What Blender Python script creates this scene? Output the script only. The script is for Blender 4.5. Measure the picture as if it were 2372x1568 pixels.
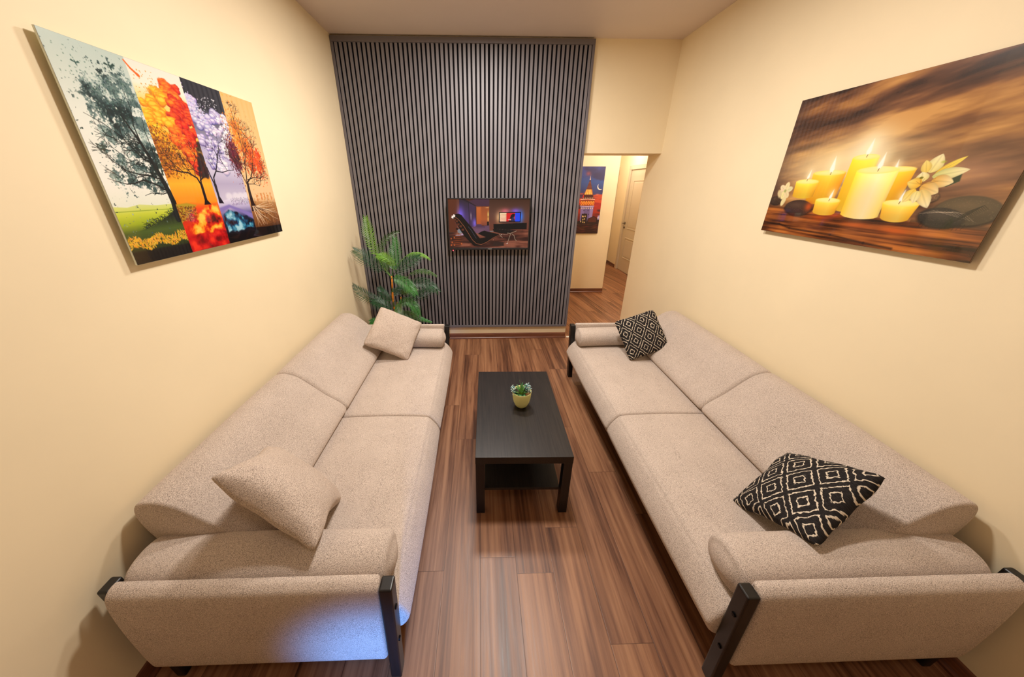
import bpy, bmesh, math, random
import numpy as np
from mathutils import Vector, Matrix
PI = math.pi
random.seed(7)
for o in list(bpy.data.objects):
    bpy.data.objects.remove(o)
scn = bpy.context.scene
COL = scn.collection

# ------------------------------------------------------------------ camera
cam_d = bpy.data.cameras.new('camera')
cam = bpy.data.objects.new('camera', cam_d)
COL.objects.link(cam)
cam_d.sensor_width = 36.0
cam_d.sensor_fit = 'HORIZONTAL'
cam_d.lens = 752.797 / 2372 * 36.0
cam_d.shift_x = (1186 - 1134.12) / 2372
cam_d.shift_y = -(784 - 753.02) / 2372
cam_d.clip_start = 0.02
_R = Vector((0.99961987, -0.02752572, 0.00156825))
_U = Vector((0.00947428, 0.39637125, 0.91804143))
_F = Vector((0.02589136, 0.91767759, -0.39648136))
_M = Matrix((_R, _U, -_F)).transposed().to_4x4()
_M.translation = Vector((0, 0, 1.83731))
cam.matrix_world = _M
scn.camera = cam

# ------------------------------------------------------------------ colour management, world, lights
scn.view_settings.view_transform = 'Standard'
scn.view_settings.look = 'None'
scn.view_settings.gamma = 1.0
scn.view_settings.use_curve_mapping = False
scn.view_settings.exposure = 0.0
scn.cycles.max_bounces = 10
scn.cycles.diffuse_bounces = 6
scn.cycles.sample_clamp_indirect = 4.0

world = bpy.data.worlds.new('world')
scn.world = world
world.use_nodes = True
world.node_tree.nodes['Background'].inputs[0].default_value = (1.0, 0.92, 0.82, 1)
world.node_tree.nodes['Background'].inputs[1].default_value = 0.25

def area(name, loc, target, size, power, color, shape='DISK', spread=180):
    d = bpy.data.lights.new(name, 'AREA')
    d.shape = shape; d.size = size; d.energy = power; d.color = color
    d.spread = math.radians(spread)
    o = bpy.data.objects.new(name, d); COL.objects.link(o)
    o.location = loc
    o.rotation_euler = (Vector(target) - Vector(loc)).to_track_quat('-Z', 'Y').to_euler()
    return o
def point(name, loc, r, power, color):
    d = bpy.data.lights.new(name, 'POINT')
    d.shadow_soft_size = r; d.energy = power; d.color = color
    o = bpy.data.objects.new(name, d); COL.objects.link(o); o.location = loc
    return o
WARM = (1.0, 0.93, 0.86)
area('ceiling_light_middle', (0.25, 1.75, 3.07), (0.25, 1.75, 0), 0.24, 50, WARM)
area('ceiling_light_back', (0.03, 2.80, 3.07), (0.03, 2.80, 0), 0.34, 41, WARM)
area('fill_light_front', (0.25, -0.25, 3.07), (0.25, -0.25, 0), 0.40, 7, WARM)  # weak fill added overhead just behind the camera, no fitting of the room
point('hallway_light', (2.35, 4.9, 2.35), 0.10, 33, (1.0, 0.90, 0.76))
point('hallway_light_far', (2.75, 7.3, 2.45), 0.10, 19, (1.0, 0.90, 0.74))
# cool daylight slipping in past the camera on the left sofa's near end
d = bpy.data.lights.new('daylight_spot', 'SPOT')
d.energy = 330; d.color = (0.11, 0.35, 1.0); d.spot_size = math.radians(25); d.spot_blend = 1.0
d.shadow_soft_size = 0.08
o = bpy.data.objects.new('daylight_spot', d); COL.objects.link(o)
o.location = (-0.05, -0.95, 0.55)
o.rotation_euler = (Vector((-0.385, 0.64, 0.215)) - Vector(o.location)).to_track_quat('-Z', 'Y').to_euler()

# ------------------------------------------------------------------ tags and object helpers
def tag(o, label=None, cat=None, group=None, kind=None):
    if label: o['label'] = label
    if cat: o['category'] = cat
    if group: o['group'] = group
    if kind: o['kind'] = kind
    return o
def thing(name, loc, label, cat, group=None, rotz=0):
    o = bpy.data.objects.new(name, None); COL.objects.link(o)
    o.empty_display_size = 0.1
    o.location = loc; o.rotation_euler = (0, 0, rotz)
    return tag(o, label, cat, group)
def link(name, me, mat=None, parent=None, smooth=False, loc=None):
    if mat is not None:
        for m in (mat if isinstance(mat, (list, tuple)) else [mat]):
            me.materials.append(m)
    if smooth:
        me.shade_smooth()
    o = bpy.data.objects.new(name, me); COL.objects.link(o)
    if parent is not None:
        o.parent = parent
        # geometry is written in world space: cancel the parents' transforms
        m = Matrix.Identity(4); p = parent
        while p is not None:
            m = p.matrix_basis @ m if p.parent is None else p.matrix_parent_inverse @ p.matrix_basis @ m
            p = p.parent
        M = Matrix.Identity(4); p = parent; chain = []
        while p is not None:
            chain.append(p); p = p.parent
        for q in reversed(chain):
            M = M @ q.matrix_parent_inverse @ q.matrix_basis
        o.matrix_parent_inverse = M.inverted()
    if loc is not None:
        # move the origin into the geometry
        v = Vector(loc)
        me.transform(Matrix.Translation(-v)); o.location = v
    return o
def obj(name, bm, mat=None, parent=None, smooth=False, center=True):
    bmesh.ops.recalc_face_normals(bm, faces=bm.faces)
    me = bpy.data.meshes.new(name)
    bm.to_mesh(me); bm.free()
    loc = None
    if center and len(me.vertices):
        co = np.empty(len(me.vertices) * 3); me.vertices.foreach_get('co', co); co = co.reshape(-1, 3)
        c = (co.min(0) + co.max(0)) / 2
        loc = (c[0], c[1], co[:, 2].min())
    return link(name, me, mat, parent, smooth, loc)
def struct(name, bm, mat, smooth=False):
    return tag(obj(name, bm, mat, None, smooth), kind='structure')
def add_box(bm, x0, x1, y0, y1, z0, z1, bevel=0.0, seg=2):
    b = bmesh.new()
    bmesh.ops.create_cube(b, size=1)
    for v in b.verts:
        v.co = Vector(((x0 + x1) / 2 + v.co.x * (x1 - x0), (y0 + y1) / 2 + v.co.y * (y1 - y0), (z0 + z1) / 2 + v.co.z * (z1 - z0)))
    if bevel > 0:
        bmesh.ops.bevel(b, geom=list(b.edges), offset=bevel, segments=seg, profile=0.5, affect='EDGES')
    merge(bm, b)
def merge(bm, b):
    me = bpy.data.meshes.new('tmp'); b.to_mesh(me); b.free(); bm.from_mesh(me); bpy.data.meshes.remove(me)
def box(*a, **k):
    bm = bmesh.new(); add_box(bm, *a, **k); return bm
def add_tube(bm, pts, radii, n=8, cap=True):
    rings = []; N = len(pts); up = Vector((0, 0, 1))
    pts = [Vector(p) for p in pts]
    if not hasattr(radii, '__len__'): radii = [radii] * N
    prev = None
    for i, p in enumerate(pts):
        t = (pts[min(i + 1, N - 1)] - pts[max(i - 1, 0)]).normalized()
        if prev is None:
            a = t.orthogonal().normalized()
        else:
            a = (prev - t * prev.dot(t)).normalized()
        prev = a; b = t.cross(a)
        rings.append([bm.verts.new(p + (a * math.cos(2 * PI * k / n) + b * math.sin(2 * PI * k / n)) * radii[i]) for k in range(n)])
    for i in range(N - 1):
        for k in range(n):
            bm.faces.new((rings[i][k], rings[i][(k + 1) % n], rings[i + 1][(k + 1) % n], rings[i + 1][k]))
    if cap:
        bm.faces.new(rings[0][::-1]); bm.faces.new(rings[-1])
def add_lathe(bm, prof, c, n=40):
    rings = []
    for r, z in prof:
        rings.append([bm.verts.new((c[0] + r * math.cos(2 * PI * k / n), c[1] + r * math.sin(2 * PI * k / n), c[2] + z)) for k in range(n)])
    for i in range(len(rings) - 1):
        for k in range(n):
            bm.faces.new((rings[i][k], rings[i][(k + 1) % n], rings[i + 1][(k + 1) % n], rings[i + 1][k]))
    return rings

# ------------------------------------------------------------------ materials
def s2l(c):
    return tuple(((x / 12.92) if x <= 0.04045 else ((x + 0.055) / 1.055) ** 2.4) for x in c)
def hexc(r, g, b):
    return s2l((r / 255, g / 255, b / 255)) + (1.0,)
class NT:
    def __init__(self, name, rough=0.6, spec=0.5, metal=0.0, color=None):
        self.m = bpy.data.materials.new(name); self.m.use_nodes = True
        self.t = self.m.node_tree; self.n = self.t.nodes
        self.b = self.n['Principled BSDF']
        self.set(Roughness=rough, Metallic=metal)
        self.b.inputs['Specular IOR Level'].default_value = spec
        if color: self.b.inputs['Base Color'].default_value = color
    def set(self, **k):
        for a, v in k.items():
            self.b.inputs[a.replace('_', ' ')].default_value = v
    def node(self, t, ins=None, **props):
        n = self.n.new(t)
        for a, v in props.items(): setattr(n, a, v)
        if ins:
            for a, v in ins.items():
                if isinstance(v, bpy.types.NodeSocket): self.t.links.new(v, n.inputs[a])
                else: n.inputs[a].default_value = v
        return n
    def link(self, a, b): self.t.links.new(a, b)
    def math(self, op, a, b=None, c=None):
        n = self.n.new('ShaderNodeMath'); n.operation = op
        for i, v in enumerate((a, b, c)):
            if v is None: continue
            if isinstance(v, (int, float)): n.inputs[i].default_value = v
            else: self.t.links.new(v, n.inputs[i])
        return n.outputs[0]
    def coord(self, which='Object'):
        return self.node('ShaderNodeTexCoord').outputs[which]
    def pos(self):
        return self.node('ShaderNodeNewGeometry').outputs['Position']
    def noise(self, vec, scale, detail=2, rough=0.5, dist=0.0):
        return self.node('ShaderNodeTexNoise', {'Vector': vec, 'Scale': scale, 'Detail': detail, 'Roughness': rough, 'Distortion': dist}).outputs['Fac']
    def ramp(self, fac, stops):
        n = self.n.new('ShaderNodeValToRGB'); e = n.color_ramp.elements
        while len(e) < len(stops): e.new(0.5)
        for i, (p, c) in enumerate(stops): e[i].position = p; e[i].color = c
        self.t.links.new(fac, n.inputs[0]); return n.outputs[0]
    def mix(self, f, a, b, mode='MIX'):
        n = self.n.new('ShaderNodeMix'); n.data_type = 'RGBA'; n.blend_type = mode
        for i, v in ((0, f), (6, a), (7, b)):
            if isinstance(v, bpy.types.NodeSocket): self.t.links.new(v, n.inputs[i])
            else: n.inputs[i].default_value = v
        return n.outputs[2]
    def bump(self, h, strength, dist=0.01):
        n = self.node('ShaderNodeBump', {'Strength': strength, 'Distance': dist}); self.t.links.new(h, n.inputs['Height'])
        self.t.links.new(n.outputs[0], self.b.inputs['Normal'])
    def color(self, c): self.t.links.new(c, self.b.inputs['Base Color'])

def plain(name, rgb, rough=0.5, spec=0.5, metal=0.0):
    return NT(name, rough, spec, metal, hexc(*rgb)).m

def wall_mat(name, rgb, rough=0.55):
    k = NT(name, rough, 0.3)
    p = k.pos()
    a = k.noise(p, 3.0, 4)
    k.color(k.ramp(a, [(0.3, hexc(*[x * 0.985 for x in rgb])), (0.7, hexc(*rgb))]))
    k.bump(k.noise(p, 60, 3), 0.06, 0.002)
    return k.m
M_WALL = wall_mat('wall_cream_paint', (243, 227, 192))
M_CEIL = wall_mat('ceiling_paint', (222, 208, 200), 0.45)

def wood_floor(name, ang=0.0, tint=1.0, ox=0.173):
    k = NT(name, 0.36, 0.45)
    p = k.pos()
    mp = k.node('ShaderNodeMapping', {'Vector': p, 'Rotation': (0, 0, ang), 'Location': (-ox, 0, 0)}).outputs[0]
    s = k.node('ShaderNodeSeparateXYZ', {0: mp})
    X, Y = s.outputs[0], s.outputs[1]
    W, L = 0.189, 1.38
    px = k.math('DIVIDE', X, W)
    idx = k.math('FLOOR', px); fx = k.math('FRACT', px)
    wn = k.node('ShaderNodeTexWhiteNoise', noise_dimensions='1D'); k.link(idx, wn.inputs['W'])
    yy = k.math('ADD', k.math('DIVIDE', Y, L), k.math('MULTIPLY', wn.outputs['Value'], 7.31))
    jdx = k.math('FLOOR', yy); fy = k.math('FRACT', yy)
    wn2 = k.node('ShaderNodeTexWhiteNoise', noise_dimensions='2D')
    cb = k.node('ShaderNodeCombineXYZ', {0: idx, 1: jdx}); k.link(cb.outputs[0], wn2.inputs['Vector'])
    rnd = wn2.outputs['Value']
    # grain space: every plank is cut from another bit of wood
    gv = k.node('ShaderNodeCombineXYZ', {0: k.math('MULTIPLY', X, 1.0), 1: k.math('MULTIPLY', Y, 0.040), 2: k.math('MULTIPLY', rnd, 37.0)}).outputs[0]
    g1 = k.noise(gv, 10, 5, 0.62, 1.4)
    g2 = k.noise(gv, 95, 3, 0.6, 0.3)
    gv3 = k.node('ShaderNodeCombineXYZ', {0: X, 1: k.math('MULTIPLY', Y, 0.22), 2: k.math('MULTIPLY', rnd, 11.0)}).outputs[0]
    g3 = k.noise(gv3, 5, 2)
    wv = k.node('ShaderNodeTexWave', {'Vector': gv, 'Scale': 9.0, 'Distortion': 7.0, 'Detail': 2.0, 'Detail Scale': 1.2}).outputs['Fac']
    f = k.math('ADD', k.math('MULTIPLY', g1, 0.66), k.math('MULTIPLY', g2, 0.22))
    f = k.math('ADD', f, k.math('MULTIPLY', wv, 0.05))
    f = k.math('ADD', f, k.math('MULTIPLY', g3, 0.16))
    f = k.math('ADD', f, k.math('MULTIPLY', k.math('SUBTRACT', rnd, 0.5), 0.07))
    t = tint
    c = k.ramp(f, [(0.36, hexc(68 * t, 41 * t, 28 * t)), (0.46, hexc(104 * t, 67 * t, 46 * t)), (0.55, hexc(132 * t, 90 * t, 63 * t)), (0.68, hexc(160 * t, 115 * t, 82 * t))])
    # joints
    dx = k.math('MULTIPLY', k.math('MINIMUM', fx, k.math('SUBTRACT', 1.0, fx)), W)
    dy = k.math('MULTIPLY', k.math('MINIMUM', fy, k.math('SUBTRACT', 1.0, fy)), L)
    dm = k.math('MINIMUM', dx, dy)
    j = k.node('ShaderNodeMapRange', {'Value': dm, 'From Min': 0.0004, 'From Max': 0.0018, 'To Min': 0.75, 'To Max': 0.0}).outputs[0]
    c = k.mix(j, c, hexc(62, 36, 24))
    k.color(c)
    h = k.math('SUBTRACT', k.math('MULTIPLY', g2, 0.25), j)
    k.bump(h, 0.25, 0.001)
    k.link(k.node('ShaderNodeMapRange', {'Value': g2, 'To Min': 0.30, 'To Max': 0.48}).outputs[0], k.b.inputs['Roughness'])
    return k.m
M_FLOOR = wood_floor('walnut_laminate')
M_FLOOR2 = wood_floor('walnut_laminate_hall', ang=math.radians(-8), tint=1.1)

def fabric(name, c0, c1, scale=330, bump=0.5):
    k = NT(name, 0.95, 0.15)
    p = k.coord('Object')
    n = k.noise(p, scale, 2.5, 0.6)
    v = k.node('ShaderNodeTexVoronoi', {'Vector': p, 'Scale': scale * 0.95}).outputs['Distance']
    f = k.math('ADD', k.math('MULTIPLY', n, 0.75), k.math('MULTIPLY', v, 0.30))
    big = k.noise(p, 6, 3)
    c = k.ramp(f, [(0.42, hexc(*c1)), (0.54, hexc(*c0)), (0.62, hexc(*[x * 0.66 for x in c0]))])
    c = k.mix(k.math('MULTIPLY', big, 0.35), c, hexc(*[min(255, x * 1.06) for x in c1]), 'MIX')
    k.color(c)
    k.bump(f, bump, 0.004)
    k.set(Sheen_Weight=0.25, Sheen_Roughness=0.6)
    k.b.inputs['Sheen Tint'].default_value = hexc(235, 215, 200)
    return k.m
M_SOFA = fabric('beige_boucle_fabric', (180, 164, 151), (217, 202, 190), 470, 0.55)
M_PILLOW = fabric('beige_pillow_fabric', (178, 160, 146), (214, 198, 184), 430, 0.45)
M_UNDER = plain('dark_underside_cloth', (30, 26, 24), 0.9, 0.1)

def black_wood(name, base=(26, 22, 21), hi=(44, 37, 34), rough=0.35, axis=1):
    k = NT(name, rough, 0.5)
    p = k.coord('Object')
    sc = [60, 60, 60]; sc[axis] = 2.0
    mp = k.node('ShaderNodeMapping', {'Vector': p, 'Scale': tuple(sc)}).outputs[0]
    g = k.noise(mp, 2.2, 4, 0.6)
    k.color(k.ramp(g, [(0.35, hexc(*base)), (0.7, hexc(*hi))]))
    k.bump(g, 0.12, 0.001)
    return k.m
M_TABLE = black_wood('black_brown_woodgrain', (20, 17, 16), (39, 33, 30), 0.38)
M_TABLEV = black_wood('black_brown_woodgrain_upright', (16, 14, 16), (30, 26, 28), 0.35, 2)
M_LEG = black_wood('black_lacquered_beech', (12, 11, 11), (20, 18, 18), 0.38, 2)
M_BOLT = plain('black_bolt_metal', (18, 18, 20), 0.3, 0.5, 0.8)

def skirting_mat():
    k = NT('walnut_skirting', 0.35, 0.5)
    p = k.pos()
    mp = k.node('ShaderNodeMapping', {'Vector': p, 'Scale': (2.2, 2.2, 60)}).outputs[0]
    g = k.noise(mp, 2.0, 3)
    k.color(k.ramp(g, [(0.35, hexc(92, 52, 36)), (0.7, hexc(128, 80, 56))]))
    return k.m
M_SKIRT = skirting_mat()

# ------------------------------------------------------------------ room shell
XL, XR, YB, ZC, ZL, TB = -1.3616, 1.9263, 3.8312, 3.0985, 2.1439, 0.294
YF = -2.60            # wall behind the camera
XJ = 1.095            # left jamb of the opening
YH = 5.775            # wall with the tower picture
XH = 2.262            # its right end
XC = 3.244            # right wall of the corridor
YE = 8.26
struct('floor', box(XL - 0.1, XR + 0.12, YF - 0.1, YB, -0.06, 0.0), M_FLOOR)
bm = bmesh.new(); add_box(bm, XJ - 1.3, XC + 0.1, YB, YE + 0.15, -0.06, 0.0)
tag(obj('floor', bm, M_FLOOR2), kind='structure')
struct('ceiling', box(XL - 0.1, XR + 0.12, YF - 0.1, YB + 0.02, ZC, ZC + 0.1), M_CEIL)
struct('wall_left', box(XL - 0.1, XL, YF, YB + 0.2, 0, ZC), M_WALL)
struct('wall_right', box(XR, XR + 0.12, YF, YB + TB, 0, ZC), M_WALL)
struct('wall_front', box(XL - 0.1, XR + 0.12, YF - 0.1, YF, 0, ZC), M_WALL)
bm = bmesh.new()
add_box(bm, XL, XJ, YB, YB + TB, 0, ZC)
add_box(bm, XJ, XR, YB, YB + TB, ZL, ZC)
struct('wall_back', bm, M_WALL)
# hallway beyond the opening
HZ = 2.62
struct('wall_hall', box(XJ - 1.3, XH, YH, YH + 0.12, 0, HZ), M_WALL)
struct('wall_corridor_left', box(XH - 0.12, XH, YH + 0.12, YE, 0, HZ), M_WALL)
DY0, DY1, DZ = 6.76, 7.585, 2.13
bm = bmesh.new()
add_box(bm, XC, XC + 0.12, YB + TB, DY0 - 0.02, 0, HZ)
add_box(bm, XC, XC + 0.12, DY0 - 0.02, DY1 + 0.02, DZ + 0.02, HZ)
add_box(bm, XC, XC + 0.12, DY1 + 0.02, YE, 0, HZ)
struct('wall_corridor_right', bm, M_WALL)
struct('wall_corridor_end', box(XH - 0.12, XC + 0.12, YE, YE + 0.12, 0, HZ), M_WALL)
struct('wall_hall_left', box(XJ - 1.42, XJ - 1.3, YB + TB, YH + 0.12, 0, HZ), M_WALL)
struct('wall_hall_near', box(XR + 0.12, XC + 0.12, YB + TB - 0.12, YB + TB, 0, HZ), M_WALL)
bm = bmesh.new(); add_box(bm, XJ - 1.42, XC + 0.12, YB + TB, YE + 0.12, HZ, HZ + 0.1)
tag(obj('ceiling', bm, M_CEIL), kind='structure')

def skirting(name, x0, y0, x1, y1, nx, ny, h=0.072):
    """walnut skirting board with a stepped foot, running (x0,y0)->(x1,y1), thickness towards (nx,ny)"""
    prof = [(0, 0), (0.026, 0), (0.026, 0.012), (0.020, 0.018), (0.014, 0.022), (0.013, h - 0.012), (0.008, h - 0.002), (0, h)]
    bm = bmesh.new(); rows = []
    for (x, y) in ((x0, y0), (x1, y1)):
        rows.append([bm.verts.new((x + nx * a, y + ny * a, b)) for a, b in prof])
    n = len(prof)
    for i in range(n):
        bm.faces.new((rows[0][i], rows[0][(i + 1) % n], rows[1][(i + 1) % n], rows[1][i]))
    bm.faces.new(rows[0]); bm.faces.new(rows[1][::-1])
    return struct(name, bm, M_SKIRT)
skirting('baseboard_back', XL + 0.03, YB, XJ, YB, 0, -1)
skirting('baseboard_left', XL, YF, XL, YB, 1, 0)
skirting('baseboard_right', XR, YF, XR, YB, -1, 0)
skirting('baseboard_hall', XJ - 1.3, YH, XH, YH, 0, -1)
skirting('baseboard_corridor', XC, DY1 + 0.14, XC, YE - 0.001, -1, 0)
M_CASE = plain('cream_door_lacquer', (208, 193, 168), 0.38)
# white threshold strip between the two floors
struct('trim_1', box(XJ + 0.02, XR - 0.03, YB - 0.012, YB + 0.022, 0.0, 0.006, bevel=0.002), plain('white_threshold_strip', (228, 220, 205), 0.4))

# corridor door, its casing and a second casing at the corridor's end
dd = bpy.data.objects.new('door_1', None); COL.objects.link(dd); dd.location = (XC, (DY0 + DY1) / 2, 0); tag(dd, kind='structure')
def door_leaf():
    bm = bmesh.new()
    x = XC + 0.012
    add_box(bm, x, x + 0.04, DY0, DY1, 0.012, DZ, bevel=0.003)
    for (z0, z1) in ((0.30, 0.755), (0.94, 1.935)):
        y0, y1 = DY0 + 0.17, DY1 - 0.17
        # raised moulding frame with a raised centre field
        for a in ((y0, y1, z0, z0 + 0.022), (y0, y1, z1 - 0.022, z1), (y0, y0 + 0.022, z0 + .022, z1 - .022), (y1 - 0.022, y1, z0 + .022, z1 - .022)):
            add_box(bm, x - 0.009, x + 0.004, a[0], a[1], a[2], a[3], bevel=0.004)
        add_box(bm, x - 0.005, x + 0.004, y0 + 0.05, y1 - 0.05, z0 + 0.05, z1 - 0.05, bevel=0.004)
    return bm
obj('door_leaf', door_leaf(), M_CASE, dd)
bm = bmesh.new()
cw = 0.085
add_box(bm, XC - 0.016, XC + 0.03, DY1 + 0.005, DY1 + 0.005 + cw, 0, DZ + 0.005, bevel=0.005)
add_box(bm, XC - 0.016, XC + 0.03, DY0 - 0.005 - cw, DY0 - 0.005, 0, DZ + 0.005, bevel=0.005)
add_box(bm, XC - 0.018, XC + 0.03, DY0 - 0.005 - cw, DY1 + 0.005 + cw, DZ + 0.0055, DZ + 0.09, bevel=0.005)
add_box(bm, XC + 0.022, XC + 0.035, DY0 - 0.004, DY1 + 0.004, DZ - 0.006, DZ + 0.005)
obj('door_casing', bm, M_CASE, dd)
M_NICKEL = plain('dark_nickel', (120, 108, 92), 0.28, 0.5, 1.0)
bm = bmesh.new()
def disc_x(bm, x0, x1, y, z, r, n=20):
    add_tube(bm, [(x0, y, z), (x1, y, z)], r, n)
hy, hz = DY1 - 0.055, 1.05
disc_x(bm, XC + 0.012, XC - 0.002, hy, hz, 0.026)
disc_x(bm, XC - 0.002, XC - 0.045, hy, hz, 0.009)
add_tube(bm, [(XC - 0.045, hy + 0.005, hz), (XC - 0.05, hy - 0.02, hz), (XC - 0.048, hy - 0.12, hz + 0.004)], [0.010, 0.010, 0.007], 10)
obj('door_handle', bm, M_NICKEL, dd, True)
bm = bmesh.new(); disc_x(bm, XC + 0.012, XC - 0.002, hy, hz - 0.09, 0.024); disc_x(bm, XC - 0.002, XC - 0.008, hy, hz - 0.09, 0.009)
obj('lock_plate', bm, M_NICKEL, dd, True)
d2 = bpy.data.objects.new('door_2', None); COL.objects.link(d2); d2.location = ((XH + XC) / 2, YE, 0); tag(d2, kind='structure')
bm = bmesh.new()
add_box(bm, XC - 0.085, XC - 0.002, YE - 0.02, YE, 0, 2.13, bevel=0.005)
add_box(bm, XH + 0.06, XH + 0.14, YE - 0.02, YE, 0, 2.13, bevel=0.005)
add_box(bm, XH + 0.06, XC - 0.002, YE - 0.022, YE, 2.13, 2.22, bevel=0.005)
obj('door_casing', bm, M_CASE, d2)
bm = bmesh.new(); add_box(bm, XH + 0.145, XC - 0.09, YE - 0.008, YE, 0.01, 2.125, bevel=0.002)
obj('door_leaf', bm, M_CASE, d2)

# ------------------------------------------------------------------ slatted wall panel
M_SLAT = None
def slat_mat():
    k = NT('grey_slat_laminate', 0.50, 0.65)
    p = k.pos()
    mp = k.node('ShaderNodeMapping', {'Vector': p, 'Scale': (30, 30, 0.8)}).outputs[0]
    g = k.noise(mp, 4, 3)
    k.color(k.ramp(g, [(0.3, hexc(111, 107, 112)), (0.7, hexc(121, 117, 122))]))
    return k.m
M_SLAT = slat_mat()
M_TRIM = plain('dark_grey_trim', (106, 101, 106), 0.4)
M_FELT = plain('black_felt_backing', (20, 18, 20), 0.95, 0.1)
PX0, PX1, PZ0, PZ1 = XL + 0.002, 1.093, 0.168, 3.085
sp = thing('slat_wall_panel', ((PX0 + PX1) / 2, YB, PZ0), 'grey vertical slat wall panel with black gaps covering most of the back wall', 'wall panel')
obj('backing', box(PX0 + 0.002, PX1 - 0.002, YB - 0.010, YB - 0.0005, PZ0 + 0.002, PZ1 - 0.002), M_FELT, sp)
bm = bmesh.new()
x = PX0 + 0.032
pitch = (PX1 - 0.026 - x + 0.012) / 57.0
i = 0
seam_x = 0.107
sx = []
for i in range(57):
    xs = x + i * pitch
    off = 0.0
    w = 0.0262
    if abs((xs + pitch) - seam_x) < pitch / 2: w = 0.0215
    add_box(bm, xs, xs + w, YB - 0.028, YB - 0.010, PZ0 + 0.022, PZ1 - 0.045, bevel=0.0015, seg=1)
obj('slats', bm, M_SLAT, sp)
obj('top_trim', box(PX0 + 0.0005, PX1 + 0.0, YB - 0.036, YB - 0.0005, PZ1 - 0.045, PZ1, bevel=0.002), M_TRIM, sp)
obj('bottom_trim', box(PX0 + 0.0005, PX1 + 0.0, YB - 0.034, YB - 0.0005, PZ0, PZ0 + 0.022, bevel=0.002), M_TRIM, sp)
obj('side_trim', box(PX0 + 0.0, PX0 + 0.024, YB - 0.034, YB - 0.0005, PZ0 + 0.022, PZ1 - 0.045, bevel=0.002), M_TRIM, sp)
obj('side_trim', box(PX1 - 0.024, PX1, YB - 0.034, YB - 0.0005, PZ0 + 0.022, PZ1 - 0.045, bevel=0.002), M_TRIM, sp)

# ------------------------------------------------------------------ sofas
def smooth_closed(ctrl, m=6):
    out = []; n = len(ctrl)
    for i in range(n):
        p0, p1, p2, p3 = [Vector(ctrl[(i + k - 1) % n]) for k in range(4)]
        for j in range(m):
            t = j / m
            out.append(0.5 * ((2 * p1) + (-p0 + p2) * t + (2 * p0 - 5 * p1 + 4 * p2 - p3) * t * t + (-p0 + 3 * p1 - 3 * p2 + p3) * t ** 3))
    return out
def loft(bm, prof, a0, a1, r, fn, nlen=24, capbulge=0.02, warp=None, rs=5):
    """closed 2-D profile swept from a0 to a1; ends rounded with radius r; fn(p, q, a) -> world"""
    P = [Vector(p) for p in prof]; n = len(P)
    area_ = sum(P[i].x * P[(i + 1) % n].y - P[(i + 1) % n].x * P[i].y for i in range(n))
    sg = 1 if area_ > 0 else -1
    nor = []
    for i in range(n):
        t = (P[(i + 1) % n] - P[i - 1]).normalized(); nor.append(Vector((-t.y, t.x)) * sg)   # inward
    cen = sum(P, Vector((0, 0))) / n
    secs = [(a0 + r * (1 - math.cos(t)), r * (1 - math.sin(t))) for t in [PI / 2 * k / rs for k in range(rs)]]
    secs += [(a0 + r + (a1 - a0 - 2 * r) * k / nlen, 0.0) for k in range(nlen + 1)]
    secs += [(a1 - r * (1 - math.cos(t)), r * (1 - math.sin(t))) for t in [PI / 2 * k / rs for k in range(rs - 1, -1, -1)]]
    def mk(a, ins, sc=1.0):
        ring = []
        tt = (a - a0) / (a1 - a0)
        for i in range(n):
            q = P[i] + nor[i] * ins
            q = cen + (q - cen) * sc
            if warp: q = warp(q, tt)
            ring.append(bm.verts.new(fn(q.x, q.y, a)))
        return ring
    rings = []
    for sc in (0.25, 0.55, 0.82):
        rings.append(mk(a0 - capbulge * (1 - sc * sc), r, sc))
    for a, ins in secs: rings.append(mk(a, ins))
    for sc in (0.82, 0.55, 0.25):
        rings.append(mk(a1 + capbulge * (1 - sc * sc), r, sc))
    for i in range(len(rings) - 1):
        for k in range(n):
            bm.faces.new((rings[i][k], rings[i][(k + 1) % n], rings[i + 1][(k + 1) % n], rings[i + 1][k]))
    bm.faces.new(rings[0][::-1]); bm.faces.new(rings[-1])

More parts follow.
